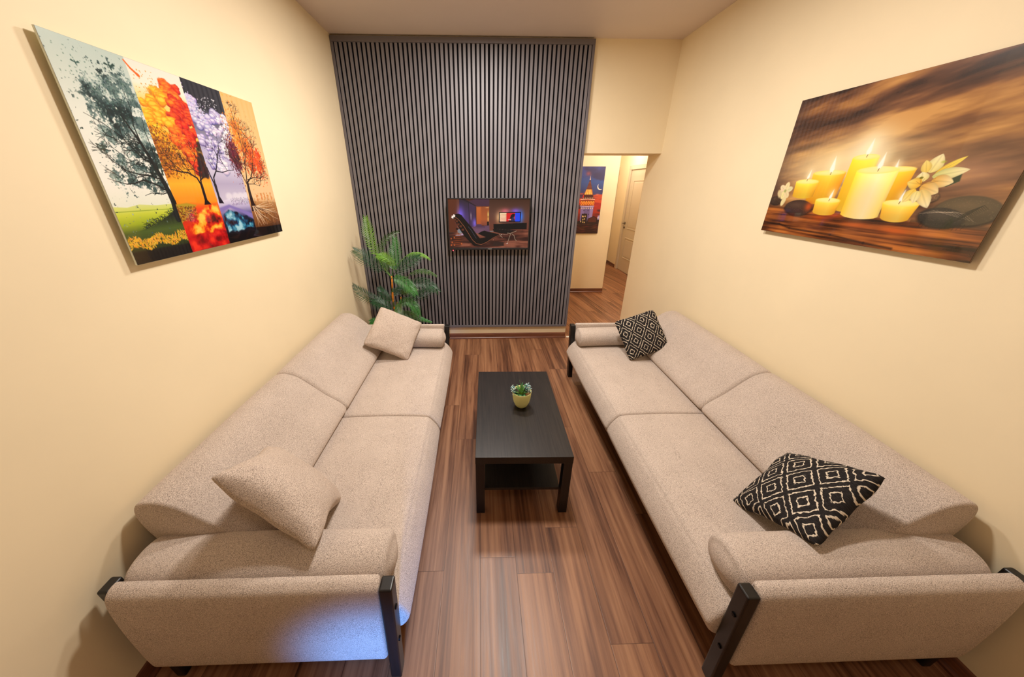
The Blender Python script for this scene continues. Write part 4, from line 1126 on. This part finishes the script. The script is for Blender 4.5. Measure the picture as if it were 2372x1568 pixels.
# ---- what the television shows: a dim lounge
def paint_screen():
    p = Paint(0.875, 0.510, 320, 186, 6); r = random.Random(3); A = p.asp
    p.grad([(-.01, .40), (.53, .40), (.53, 1.01), (-.01, 1.01)], [(.3, (96, 44, 24)), (1, (70, 36, 30))])
    p.poly([(.0, .33), (.105, .33), (.105, 1), (0, 1)], (92, 44, 26), .004); p.grad([(.105, .40), (.137, .40), (.137, 1.01), (.105, 1.01)], [(.4, (130, 70, 44)), (1, (96, 52, 36))])
    p.grad([(.137, .38), (.255, .38), (.255, .94), (.137, 1.01)], [(.35, (90, 60, 130)), (.7, (70, 50, 90)), (1, (44, 32, 44))])
    p.poly([(.255, .40), (.34, .48), (.34, .85), (.255, .94)], (64, 44, 72), .003)
    p.glow(.148, .66, .07, .17, (128, 100, 236), .95); p.glow(.325, .52, .05, .09, (140, 110, 236), .8)
    p.poly([(.34, 1.01), (.255, .96), (.34, .86), (.503, .86), (.503, 1.01)], (70, 42, 60), .004)
    p.poly([(.15, 1.01), (.34, .86), (.345, .87), (.20, 1.01)], (36, 26, 34), .004)
    p.grad([(.345, .50), (.503, .46), (.503, .86), (.345, .85)], [(.45, (120, 60, 50)), (.6, (170, 86, 44)), (.86, (150, 74, 38))])
    p.grad([(.345, .50), (.40, .50), (.40, .85), (.345, .85)], [(.45, (170, 80, 40)), (.86, (196, 100, 46))], .04)
    p.line([(.252, .42), (.252, .93)], .006, .006, (22, 16, 24)); p.line([(.34, .50), (.34, .85)], .008, .008, (30, 18, 22))
    p.glow(.489, .70, .012, .06, (246, 226, 120), .9); p.glow(.489, .60, .012, .05, (246, 206, 110), .8); p.line([(.483, .65), (.495, .65)], .008, .008, (40, 30, 20)); p.glow(.277, .68, .008, .05, (226, 206, 200), .7); p.glow(.277, .62, .008, .04, (200, 160, 200), .6)
    p.glow(.48, .835, .04, .01, (240, 190, 120), .7)
    p.grad([(.503, .36), (1.01, .36), (1.01, 1.01), (.503, 1.01)], [(.35, (112, 56, 40)), (.7, (96, 60, 50)), (1, (66, 38, 26))])
    # floor
    g = p.noise(3, 16, 3, 5)
    sl, m = p.polymask([(-.01, .33), (.105, .33), (.14, .30), (.27, .43), (.503, .48), (.51, .345), (1.01, .37), (1.01, -.01), (-.01, -.01)], .004)
    col = np.stack([np.interp(g[sl], [.3, .5, .7], np.array(v_) / 255.) for v_ in ([50, 92, 140], [24, 46, 80], [20, 34, 60])], -1)
    p.blend(sl, m, col)
    p.poly([(.27, .43), (.503, .48), (.51, .345), (.40, .30), (.30, .32)], (104, 74, 104), .02, .8)
    p.poly([(.33, .44), (.345, .50), (.40, .50), (.42, .455), (.45, .45), (.45, .43)], (80, 52, 76), .004)
    p.poly([(.475, .475), (.50, .475), (.50, .555), (.477, .555)], (14, 10, 14), .003)
    p.line([(.70, .29), (.70, .10)], .004, .004, (70, 44, 34)); p.line([(.53, .11), (.86, .12)], .004, .004, (66, 40, 30)); p.poly([(.54, .04), (.56, .12), (.69, .12), (.69, .04)], (48, 30, 26), .006)
    # backlit screen and cabinet
    p.glow(.63, .64, .07, .11, (250, 196, 130), .9); p.glow(.70, .76, .09, .06, (236, 110, 120), .8); p.glow(.83, .76, .09, .06, (130, 90, 230), .85); p.glow(.895, .65, .06, .12, (50, 120, 240), .95); p.glow(.76, .65, .16, .10, (160, 100, 160), .5)
    p.poly([(.622, .535), (.895, .54), (.898, .748), (.624, .742)], (14, 12, 16), .003)
    p.grad([(.634, .556), (.716, .556), (.716, .73), (.634, .73)], [(.55, (246, 190, 160)), (.73, (250, 216, 170))]); 
    for k in range(5): p.line([(.64, .70 - k * .025), (.715, .695 - k * .028)], .003, .008, (200, 90, 60), a=.7)
    p.poly([(.716, .556), (.825, .556), (.825, .73), (.716, .73)], (214, 26, 34), .003); p.poly([(.825, .556), (.886, .556), (.886, .732), (.825, .732)], (30, 70, 230), .003)
    p.poly([(.745, .556), (.76, .62), (.775, .69), (.80, .715), (.825, .70), (.81, .63), (.83, .556)], (20, 14, 26), .006); p.poly([(.735, .60), (.78, .61), (.775, .58), (.74, .585)], (236, 150, 150), .004)
    for k in range(3): p.line([(.80 + k * .012, .65), (.785 + k * .014, .56)], .003, .003, (90, 130, 240))
    p.poly([(.555, .503), (.975, .529), (.976, .393), (.56, .384)], (8, 6, 10), .003); p.line([(.92, .39), (.92, .34)], .004, .004, (20, 12, 12)); p.line([(.60, .36), (.90, .36)], .012, .012, (50, 26, 22), a=.6)
    # footstool
    p.poly([(.548, .395), (.60, .41), (.67, .408), (.76, .385), (.85, .37), (.80, .345), (.728, .30), (.64, .31), (.56, .345)], (16, 10, 12), .004)
    p.line([(.60, .40), (.70, .385), (.80, .37)], .003, .003, (120, 90, 90), a=.6)
    for pts_ in ([(.85, .36), (.80, .325), (.77, .305), (.735, .315)], [(.775, .30), (.755, .20), (.735, .09)], [(.79, .30), (.82, .26), (.83, .19), (.85, .15)], [(.63, .30), (.65, .25), (.672, .22)]):
        p.line(pts_, .011, .009, (60, 36, 28)); p.line(pts_, .004, .004, (236, 206, 170))
    p.line([(.74, .09), (.72, .085)], .010, .006, (236, 226, 220)); p.line([(.64, .29), (.70, .28), (.74, .29)], .005, .005, (190, 150, 130))
    # glass table, lit brown
    for k in range(5):
        p.ell(.10, .235 - k * .042, .10 - .003 * k, .018, (50, 22, 14), .006); p.ell(.10, .240 - k * .042, .095, .010, (130, 56, 28), .008, a=.8)
    for (u, v) in ((.02, .20), (.03, .12), (.06, .22), (.06, .06), (.15, .09), (.02, .06)): p.glow(u, v, .012, .016, (255, 120, 50), .9)
    p.line([(.098, .26), (.10, .38)], .006, .004, (180, 110, 80)); p.ell(.10, .405, .030, .022, (40, 22, 20), .006); p.line([(.08, .27), (.16, .275)], .010, .006, (220, 190, 200)); p.glow(.165, .29, .03, .02, (220, 200, 255), .8)
    # lounger
    p.poly([(.048, .64), (.075, .70), (.12, .715), (.16, .69), (.19, .62), (.24, .52), (.29, .42), (.34, .30), (.385, .20), (.46, .23), (.36, .30), (.40, .345), (.443, .365), (.52, .33), (.62, .295), (.61, .25), (.53, .18), (.46, .10), (.38, .05), (.31, .04), (.26, .12), (.19, .25), (.13, .40), (.09, .53)], (10, 6, 8), .005)
    p.line([(.055, .68), (.12, .60), (.19, .45), (.24, .31), (.29, .17), (.34, .09), (.40, .07), (.47, .12), (.55, .21), (.61, .26)], .008, .006, (196, 110, 70), a=.85)
    p.line([(.24, .45), (.28, .37), (.31, .28), (.34, .20)], .005, .004, (150, 160, 190), a=.6)
    for (u, v) in ((.045, .66), (.065, .685)): p.poly([(u - .012, v - .03), (u + .012, v - .045), (u + .018, v), (u - .004, v + .02)], (255, 236, 220), .005)
    for (u, v) in ((.075, .60), (.10, .565), (.115, .50), (.145, .46), (.17, .39)): p.poly([(u - .018, v - .02), (u + .012, v - .03), (u + .018, v + .015), (u - .01, v + .02)], (92, 44, 26), .006)
    p.ell(.66, .28, .006, .006, (255, 240, 220), .003); p.ell(.555, .17, .008, .005, (220, 150, 120), .003)
    return p

M_PRINT_GLASS = print_mat('print_behind_glass', 0.25, coat=1.0)
M_PRINT = print_mat('print_on_canvas', 0.55)
M_SCREEN = print_mat('television_picture', 0.12, emit=0.95)
M_GLASSEDGE = plain('bright_glass_edge', (222, 230, 214), 0.15, 0.6)
M_DARKEDGE = plain('brown_print_edge', (96, 74, 52), 0.3, 0.5)

OFF = 0.030
wp = thing('wall_picture', (XL, 1.79, 1.5475), 'glass wall picture of four trees in different seasons, on the left wall', 'picture')
obj('glass_panel', box(XL + OFF - 0.008, XL + OFF - 0.0006, 1.288, 2.299, 1.5475, 2.2765, bevel=0.0008, seg=1), M_GLASSEDGE, wp)
paint_seasons().mesh('print', (XL + OFF, 1.2885, 1.548), (0, 1.010, 0), (0, 0, 0.728), M_PRINT_GLASS, wp)
for y in (1.36, 2.23):
    for z in (1.62, 2.20): obj('wall_bracket', box(XL, XL + OFF - 0.0081, y - 0.012, y + 0.012, z - 0.012, z + 0.012), M_FELT, wp)
wp = thing('wall_picture', (XR, 1.71, 1.5597), 'glass wall picture of burning yellow candles and stones, on the right wall', 'picture')
obj('glass_panel', box(XR - OFF + 0.0006, XR - OFF + 0.008, 1.2026, 2.22, 1.5597, 2.2929, bevel=0.0008, seg=1), M_DARKEDGE, wp)
paint_candles().mesh('print', (XR - OFF, 2.2195, 1.560), (0, -1.0165, 0), (0, 0, 0.7325), M_PRINT_GLASS, wp)
for y in (1.27, 2.15):
    for z in (1.63, 2.22): obj('wall_bracket', box(XR - OFF + 0.0081, XR, y - 0.012, y + 0.012, z - 0.012, z + 0.012), M_FELT, wp)
wp = thing('wall_picture', (1.68, YH, 1.065), 'canvas of a lit tower under a crescent moon, in the hallway beyond the opening', 'picture')
obj('canvas_frame', box(1.33, 2.03, YH - 0.022, YH, 1.065, 2.11, bevel=0.002), plain('canvas_edge', (70, 44, 62), 0.6), wp)
paint_tower().mesh('print', (1.3305, YH - 0.0225, 1.0655), (0.699, 0, 0), (0, 0, 1.044), M_PRINT, wp)

# ------------------------------------------------------------------ television
TX0, TX1, TZ0, TZ1, TY = -0.356, 0.548, 1.160, 1.708, 3.722
tv = thing('television', ((TX0 + TX1) / 2, TY, TZ0), 'flat television mounted on the grey slat panel, showing a dim lounge', 'television')
M_TVF = plain('dark_grey_bezel', (46, 44, 46), 0.25, 0.6, 0.4)
bm = bmesh.new()
bz = 0.013
for (a, b, c_, e_) in ((TX0, TX1, TZ1 - bz, TZ1), (TX0, TX1, TZ0, TZ0 + bz + 0.010), (TX0, TX0 + bz, TZ0 + bz + .010, TZ1 - bz), (TX1 - bz, TX1, TZ0 + bz + .010, TZ1 - bz)):
    add_box(bm, a, b, TY - 0.006, TY + 0.020, c_, e_, bevel=0.0025)
obj('bezel', bm, M_TVF, tv)
bm = bmesh.new(); add_box(bm, TX0 + 0.008, TX1 - 0.008, TY + 0.002, TY + 0.035, TZ0 + 0.006, TZ1 - 0.006, bevel=0.006); add_box(bm, TX0 + 0.2, TX1 - 0.2, TY + 0.033, TY + 0.062, TZ0 + 0.05, TZ1 - 0.12, bevel=0.008)
obj('back_shell', bm, M_FELT, tv)
paint_screen().mesh('screen', (TX0 + bz, TY - 0.001, TZ0 + bz + 0.010), (TX1 - TX0 - 2 * bz, 0, 0), (0, 0, TZ1 - TZ0 - 2 * bz - 0.010), M_SCREEN, tv)
bm = bmesh.new(); add_box(bm, TX0 + 0.2, TX1 - 0.2, TY + 0.060, YB - 0.0281, TZ0 + 0.15, TZ1 - 0.2)
obj('wall_bracket', bm, M_FELT, tv)
bm = bmesh.new(); add_box(bm, TX0 + 0.028, TX0 + 0.064, TY + 0.000, TY + 0.014, TZ0 - 0.012, TZ0 + 0.002, bevel=0.003)
ind = obj('indicator_housing', bm, M_TVF, tv)
k = NT('red_indicator', 0.3); k.b.inputs['Base Color'].default_value = (0.3, 0, 0, 1); k.b.inputs['Emission Color'].default_value = (1, 0.03, 0.04, 1); k.b.inputs['Emission Strength'].default_value = 14
bm = bmesh.new(); bmesh.ops.create_uvsphere(bm, u_segments=12, v_segments=8, radius=0.0045, matrix=Matrix.Translation((TX0 + 0.048, TY - 0.001, TZ0 - 0.006)))
obj('indicator_light', bm, k.m, ind, True)
cu = bpy.data.curves.new('logo', 'FONT'); cu.body = 'PHILIPS'; cu.size = 0.014; cu.align_x = 'CENTER'; cu.extrude = 0.0004
ob = bpy.data.objects.new('logo_tmp', cu); COL.objects.link(ob)
dg = bpy.context.evaluated_depsgraph_get(); me = bpy.data.meshes.new_from_object(ob.evaluated_get(dg)); bpy.data.objects.remove(ob)
me.transform(Matrix.Translation((0.105, TY - 0.0068, TZ0 + 0.006)) @ Matrix.Rotation(PI / 2, 4, 'X'))
link('logo', me, plain('logo_silver', (210, 206, 200), 0.3, 0.5, 0.3), tv)

# ------------------------------------------------------------------ coffee table
tt = thing('coffee_table', (0.2349 + 0.45 * 0.0171, 1.3592 + 0.45, 0), 'low black-brown coffee table with a lower shelf, between the two sofas', 'table')
ca, sa = math.cos(-0.0171), math.sin(-0.0171)
def trot(bm):
    for v in bm.verts:
        x, y = v.co.x, v.co.y
        v.co.x = 0.2349 + ca * x - sa * y; v.co.y = 1.3592 + sa * x + ca * y
    return bm
obj('tabletop', trot(box(-0.275, 0.275, 0, 0.90, 0.40, 0.45, bevel=0.0015)), M_TABLE, tt)
for sx_ in (-1, 1):
    for y in (0.0015, 0.8485):
        x0_ = -0.2735 if sx_ < 0 else 0.2235
        obj('leg', trot(box(x0_, x0_ + 0.05, y, y + 0.05, 0, 0.3999, bevel=0.0015)), M_TABLEV, tt)
obj('shelf', trot(box(-0.2233, 0.2233, 0.030, 0.870, 0.162, 0.180, bevel=0.001)), M_TABLE, tt)

# succulent in a yellow pot
pc = (0.268, 1.815, 0.45)
pp = thing('potted_plant', pc, 'small artificial succulent with blue-white flowers in a pale yellow pot, on the coffee table', 'plant')
prof = [(0.0, 0.0), (0.022, 0.0), (0.032, 0.003), (0.043, 0.016), (0.053, 0.040), (0.0595, 0.068), (0.0625, 0.095), (0.064, 0.122), (0.0635, 0.1235), (0.0615, 0.122), (0.060, 0.105), (0.055, 0.100), (0.0, 0.100)]
bm = bmesh.new(); add_lathe(bm, prof[:11], pc, 48)
k = NT('pale_yellow_glazed_pot', 0.32, 0.5, color=hexc(226, 224, 150)); obj('pot', bm, k.m, pp, True)
bm = bmesh.new(); add_lathe(bm, [(0.0001, 0.104), (0.03, 0.106), (0.0606, 0.103)], pc, 30); obj('soil', bm, plain('dark_soil', (44, 34, 24), 0.95), pp)
k = NT('succulent_leaf', 0.4, 0.5); z_ = k.node('ShaderNodeSeparateXYZ', {0: k.coord('Generated')}).outputs[2]
k.color(k.ramp(k.math('ADD', z_, k.math('MULTIPLY', k.noise(k.coord('Object'), 60, 2), .25)), [(0.1, hexc(200, 216, 80)), (0.45, hexc(118, 168, 70)), (0.95, hexc(74, 128, 80))])); M_SUC = k.m
def blade(bm, base, tip, w, bend, n=8, fold=0.35):
    base = Vector(base); tip = Vector(tip); d_ = (tip - base); side = d_.cross(Vector((0, 0, 1)))
    if side.length < 1e-4: side = Vector((1, 0, 0))
    side.normalize(); upn = side.cross(d_).normalized()
    rows = []
    for i in range(n + 1):
        t = i / n
        c = base + d_ * t + upn * (bend * math.sin(PI * t))
        ww = w * (0.95 + 0.9 * t) * (1 - t) ** 0.75 if t < 1 else 0
        ww = max(ww, 0.0004)
        rows.append([bm.verts.new(c - side * ww + upn * ww * fold), bm.verts.new(c - upn * ww * .22), bm.verts.new(c + side * ww + upn * ww * fold), bm.verts.new(c + upn * ww * .10)])
    for i in range(n):
        for k_ in range(4):
            bm.faces.new((rows[i][k_], rows[i][(k_ + 1) % 4], rows[i + 1][(k_ + 1) % 4], rows[i + 1][k_]))
    bm.faces.new(rows[0][::-1]); bm.faces.new(rows[-1])
r = random.Random(21)
b0 = Vector((pc[0] - 0.005, pc[1] - 0.012, pc[2] + 0.104))
leaves = [(-.018, .0, .115, .012), (.008, .015, .085, .012), (-.040, .01, .055, .012), (.035, .02, .065, .012), (-.058, -.015, .030, .013), (-.052, -.035, .012, .013), (-.015, -.048, .012, .014), (.022, -.045, .010, .013), (.045, -.02, .028, .013), (.052, .005, .04, .012), (.010, -.030, .045, .013), (-.022, -.022, .060, .013), (.022, .0, .07, .011), (-.03, .03, .06, .011), (0.03, .035, .06, .01)]
for (dx, dy, dz, w) in leaves:
    w *= 1.0; bm = bmesh.new(); blade(bm, b0 + Vector((dx * .12, dy * .12, 0)), b0 + Vector((dx, dy, dz)), w, 0.004)
    obj('leaf', bm, M_SUC, pp, True)
M_GYP = plain('pale_blue_blossom', (206, 226, 224), 0.7, 0.2); M_GYPB = plain('teal_blossom', (96, 158, 166), 0.7, 0.2); M_STEM = plain('dark_thin_stem', (52, 84, 60), 0.6)
for nm, cx_, cy_, cz_, R_, n_, spread_ in (('a', .042, .006, .050, .026, 150, 1.0), ('b', -.050, .004, .032, .023, 110, 1.3)):
    bm = bmesh.new(); bs = bmesh.new()
    cc = b0 + Vector((cx_, cy_, cz_)); root = b0 + Vector((cx_ * .5, cy_, 0))
    for i in range(n_):
        v = Vector((r.gauss(0, 1), r.gauss(0, 1), r.gauss(0, 1))).normalized() * R_ * r.uniform(.45, 1.1)
        if nm == 'b': v.x *= .8; v.z *= 1.5; v.x -= v.z * .3
        q = cc + v
        if i % 9 == 0: q = q + v.normalized() * .010
        mi = 1 if r.random() < .45 else 0
        tb = bmesh.new(); bmesh.ops.create_icosphere(tb, subdivisions=1, radius=r.uniform(.0020, .0036), matrix=Matrix.Translation(q))
        for f in tb.faces: f.material_index = mi
        merge(bm, tb)
        if i % 3 == 0: add_tube(bs, [root, (root + q) / 2 + Vector((r.uniform(-.004, .004), 0, .004)), q], [.0007, .0006, .0004], 4)
    fl = obj('flower_cluster', bm, [M_GYP, M_GYPB], pp, True)
    obj('stems', bs, M_STEM, fl)
bm = bmesh.new(); bmesh.ops.create_icosphere(bm, subdivisions=3, radius=0.017, matrix=Matrix.Translation(b0 + Vector((.040, -.004, .004))) @ Matrix.Diagonal((1, .85, 1.15, 1)))
for v in bm.verts: v.co += Vector((math.sin(v.co.y * 400), math.sin(v.co.z * 380), math.sin(v.co.x * 420))) * .0012
k = NT('tan_stone', 0.8); k.color(k.ramp(k.noise(k.coord('Object'), 120, 3), [(.3, hexc(150, 104, 76)), (.7, hexc(206, 170, 140))])); obj('stone', bm, k.m, pp, True)

# ------------------------------------------------------------------ palm behind the left sofa
pb = (-0.945, 3.42, 0.0)
pl = thing('potted_palm', pb, 'tall artificial palm in the corner behind the left sofa', 'plant')
bm = bmesh.new(); add_lathe(bm, [(0.0001, 0), (0.10, 0), (0.115, 0.01), (0.135, 0.20), (0.145, 0.22), (0.145, 0.235), (0.130, 0.235), (0.125, 0.20)], pb, 36)
obj('pot', bm, plain('black_plastic_pot', (26, 26, 28), 0.5), pl, True)
bm = bmesh.new(); add_lathe(bm, [(0.0001, 0.202), (0.06, 0.205), (0.1262, 0.200)], pb, 24); obj('soil', bm, plain('pot_filling', (60, 48, 34), 0.95), pl)
k = NT('palm_trunk', 0.6); zz = k.node('ShaderNodeSeparateXYZ', {0: k.pos()}).outputs[2]
k.color(k.ramp(k.noise(k.node('ShaderNodeMapping', {'Vector': k.pos(), 'Scale': (3, 3, 14)}).outputs[0], 1.0, 2), [(.42, hexc(74, 92, 40)), (.52, hexc(206, 122, 26)), (.60, hexc(216, 134, 30)), (.68, hexc(120, 104, 44))])); M_TRUNK = k.m
for (top, bx, by, ph_) in (((-0.958, 3.42, 0.939), -0.02, 0, 552), ((-0.892, 3.45, 0.698), 0.035, 0.02, 665), ((-0.92, 3.38, 0.66), 0.0, -0.03, 620)):
    top = Vector(top); b_ = Vector((pb[0] + bx, pb[1] + by, 0.19))
    bm = bmesh.new(); P_ = [b_ + (top - b_) * (i / 10) + Vector((0.006 * math.sin(i * .9 + ph_), .004 * math.cos(i * 1.3), 0)) for i in range(11)]
    add_tube(bm, P_, [0.012 - 0.0045 * i / 10 + (0.0015 if i % 2 else 0) for i in range(11)], 10)
    obj('trunk', bm, M_TRUNK, pl, True)
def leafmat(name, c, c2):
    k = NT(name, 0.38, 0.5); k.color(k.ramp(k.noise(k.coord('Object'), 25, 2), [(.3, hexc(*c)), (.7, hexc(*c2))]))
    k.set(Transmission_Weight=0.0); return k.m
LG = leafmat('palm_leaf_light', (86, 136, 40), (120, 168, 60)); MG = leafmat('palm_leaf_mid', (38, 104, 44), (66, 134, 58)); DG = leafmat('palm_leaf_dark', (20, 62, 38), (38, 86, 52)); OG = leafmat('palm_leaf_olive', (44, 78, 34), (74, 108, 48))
def frond(p0, p1, p2, mat, L=0.115, n=24, start=0.30, droop=0.35, w=0.0065, seed=0, plane=None):
    r = random.Random(seed)
    p0, p1, p2 = Vector(p0), Vector(p1), Vector(p2)
    p1 = p1 * 2 - (p0 + p2) / 2       # curve passes through the middle point
    bez = lambda t: p0 * (1 - t) ** 2 + p1 * 2 * t * (1 - t) + p2 * t * t
    bm = bmesh.new()
    add_tube(bm, [bez(i / 14) for i in range(15)], [0.0036 - 0.0026 * i / 14 for i in range(15)], 6)
    view = Vector(plane) if plane else Vector((0.15, -0.9, 0.42))
    for i in range(n):
        t = start + (1 - start) * (i + 0.5) / n
        c = bez(t); tan = (bez(min(1, t + .02)) - bez(t - .02)).normalized()
        side = tan.cross(view).normalized()
        s_ = (t - start) / (1 - start)
        ll = L * (0.55 + 0.9 * s_) if s_ < .5 else L * (1.0 - 0.95 * (s_ - .5) ** 1.3 * 2 ** 0.6)
        ll = max(ll, .02)
        for sd in (-1, 1):
            dr = (side * sd * (1.0 - .45 * s_) + tan * (0.50 + .55 * s_) + view * r.uniform(-.18, .12) + Vector((0, 0, -droop * .4))).normalized()
            a = c; m_ = c + dr * ll * .55; e = c + dr * ll * r.uniform(.92, 1.06) + Vector((0, 0, -droop * ll * .35))
            nn = dr.cross(view).normalized()
            wv = nn * w
            v = [bm.verts.new(q) for q in (a - wv * .35, a + wv * .35, a.lerp(m_, .5) + wv, a.lerp(m_, .5) - view * w * .35, a.lerp(m_, .5) - wv, m_ + wv * .85, m_ - view * w * .3, m_ - wv * .85, e)]
            bm.faces.new((v[0], v[3], v[4])); bm.faces.new((v[0], v[1], v[3])); bm.faces.new((v[1], v[2], v[3]))
            bm.faces.new((v[4], v[3], v[6], v[7])); bm.faces.new((v[3], v[2], v[5], v[6])); bm.faces.new((v[7], v[6], v[8])); bm.faces.new((v[6], v[5], v[8]))
    for q in bm.verts:       # leaves that reach the wall bend along it
        q.co.x = max(q.co.x, XL + 0.006); q.co.y = min(q.co.y, YB - 0.045)
    me_o = obj('frond', bm, mat, pl, False)
    return me_o
FR = [  # base, middle and tip of every frond, in metres
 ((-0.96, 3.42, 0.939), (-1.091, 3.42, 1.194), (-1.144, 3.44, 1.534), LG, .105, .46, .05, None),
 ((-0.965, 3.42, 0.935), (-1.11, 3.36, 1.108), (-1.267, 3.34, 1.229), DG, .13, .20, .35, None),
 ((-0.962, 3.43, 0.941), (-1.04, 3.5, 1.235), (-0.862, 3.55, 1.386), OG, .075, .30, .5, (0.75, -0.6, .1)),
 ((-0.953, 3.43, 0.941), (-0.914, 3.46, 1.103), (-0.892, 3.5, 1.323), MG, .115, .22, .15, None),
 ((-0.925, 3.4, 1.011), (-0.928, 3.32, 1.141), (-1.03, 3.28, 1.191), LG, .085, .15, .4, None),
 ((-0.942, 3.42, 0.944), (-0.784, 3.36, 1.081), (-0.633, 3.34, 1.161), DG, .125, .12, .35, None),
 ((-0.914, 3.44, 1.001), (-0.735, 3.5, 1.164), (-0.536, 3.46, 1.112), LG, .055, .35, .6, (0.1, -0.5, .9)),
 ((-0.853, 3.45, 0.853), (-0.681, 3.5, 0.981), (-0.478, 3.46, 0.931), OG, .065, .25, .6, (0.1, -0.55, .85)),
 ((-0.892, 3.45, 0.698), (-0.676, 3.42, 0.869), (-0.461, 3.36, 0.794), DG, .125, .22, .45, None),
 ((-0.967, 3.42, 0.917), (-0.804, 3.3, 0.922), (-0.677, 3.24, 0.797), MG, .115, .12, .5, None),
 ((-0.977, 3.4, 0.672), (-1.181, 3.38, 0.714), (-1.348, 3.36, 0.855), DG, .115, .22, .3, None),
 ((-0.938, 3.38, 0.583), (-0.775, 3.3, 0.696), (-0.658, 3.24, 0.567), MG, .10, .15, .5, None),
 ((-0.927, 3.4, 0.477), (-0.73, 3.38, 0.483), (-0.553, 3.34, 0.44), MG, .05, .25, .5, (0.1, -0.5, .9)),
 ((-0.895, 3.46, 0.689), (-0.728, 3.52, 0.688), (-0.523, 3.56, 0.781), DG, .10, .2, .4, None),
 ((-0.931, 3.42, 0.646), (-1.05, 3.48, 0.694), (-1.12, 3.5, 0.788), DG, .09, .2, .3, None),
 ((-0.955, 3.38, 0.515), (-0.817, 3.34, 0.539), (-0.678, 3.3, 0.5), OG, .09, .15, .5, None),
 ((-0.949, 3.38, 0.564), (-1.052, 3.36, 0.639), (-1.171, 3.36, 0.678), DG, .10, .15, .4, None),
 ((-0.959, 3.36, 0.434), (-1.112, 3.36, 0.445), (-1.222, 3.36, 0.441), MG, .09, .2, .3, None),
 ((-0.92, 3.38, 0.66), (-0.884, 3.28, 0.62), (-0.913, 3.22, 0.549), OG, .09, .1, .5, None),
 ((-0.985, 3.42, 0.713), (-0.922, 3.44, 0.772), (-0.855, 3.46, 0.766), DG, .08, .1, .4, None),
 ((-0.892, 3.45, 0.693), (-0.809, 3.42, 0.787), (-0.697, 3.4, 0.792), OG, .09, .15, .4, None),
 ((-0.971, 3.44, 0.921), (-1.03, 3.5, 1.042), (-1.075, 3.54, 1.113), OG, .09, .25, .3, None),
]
for i, (a, b, c, m_, L_, st, dr, pln) in enumerate(FR):
    frond(a, b, c, m_, L_, 21, st, dr, 0.0040, i + 1, pln)
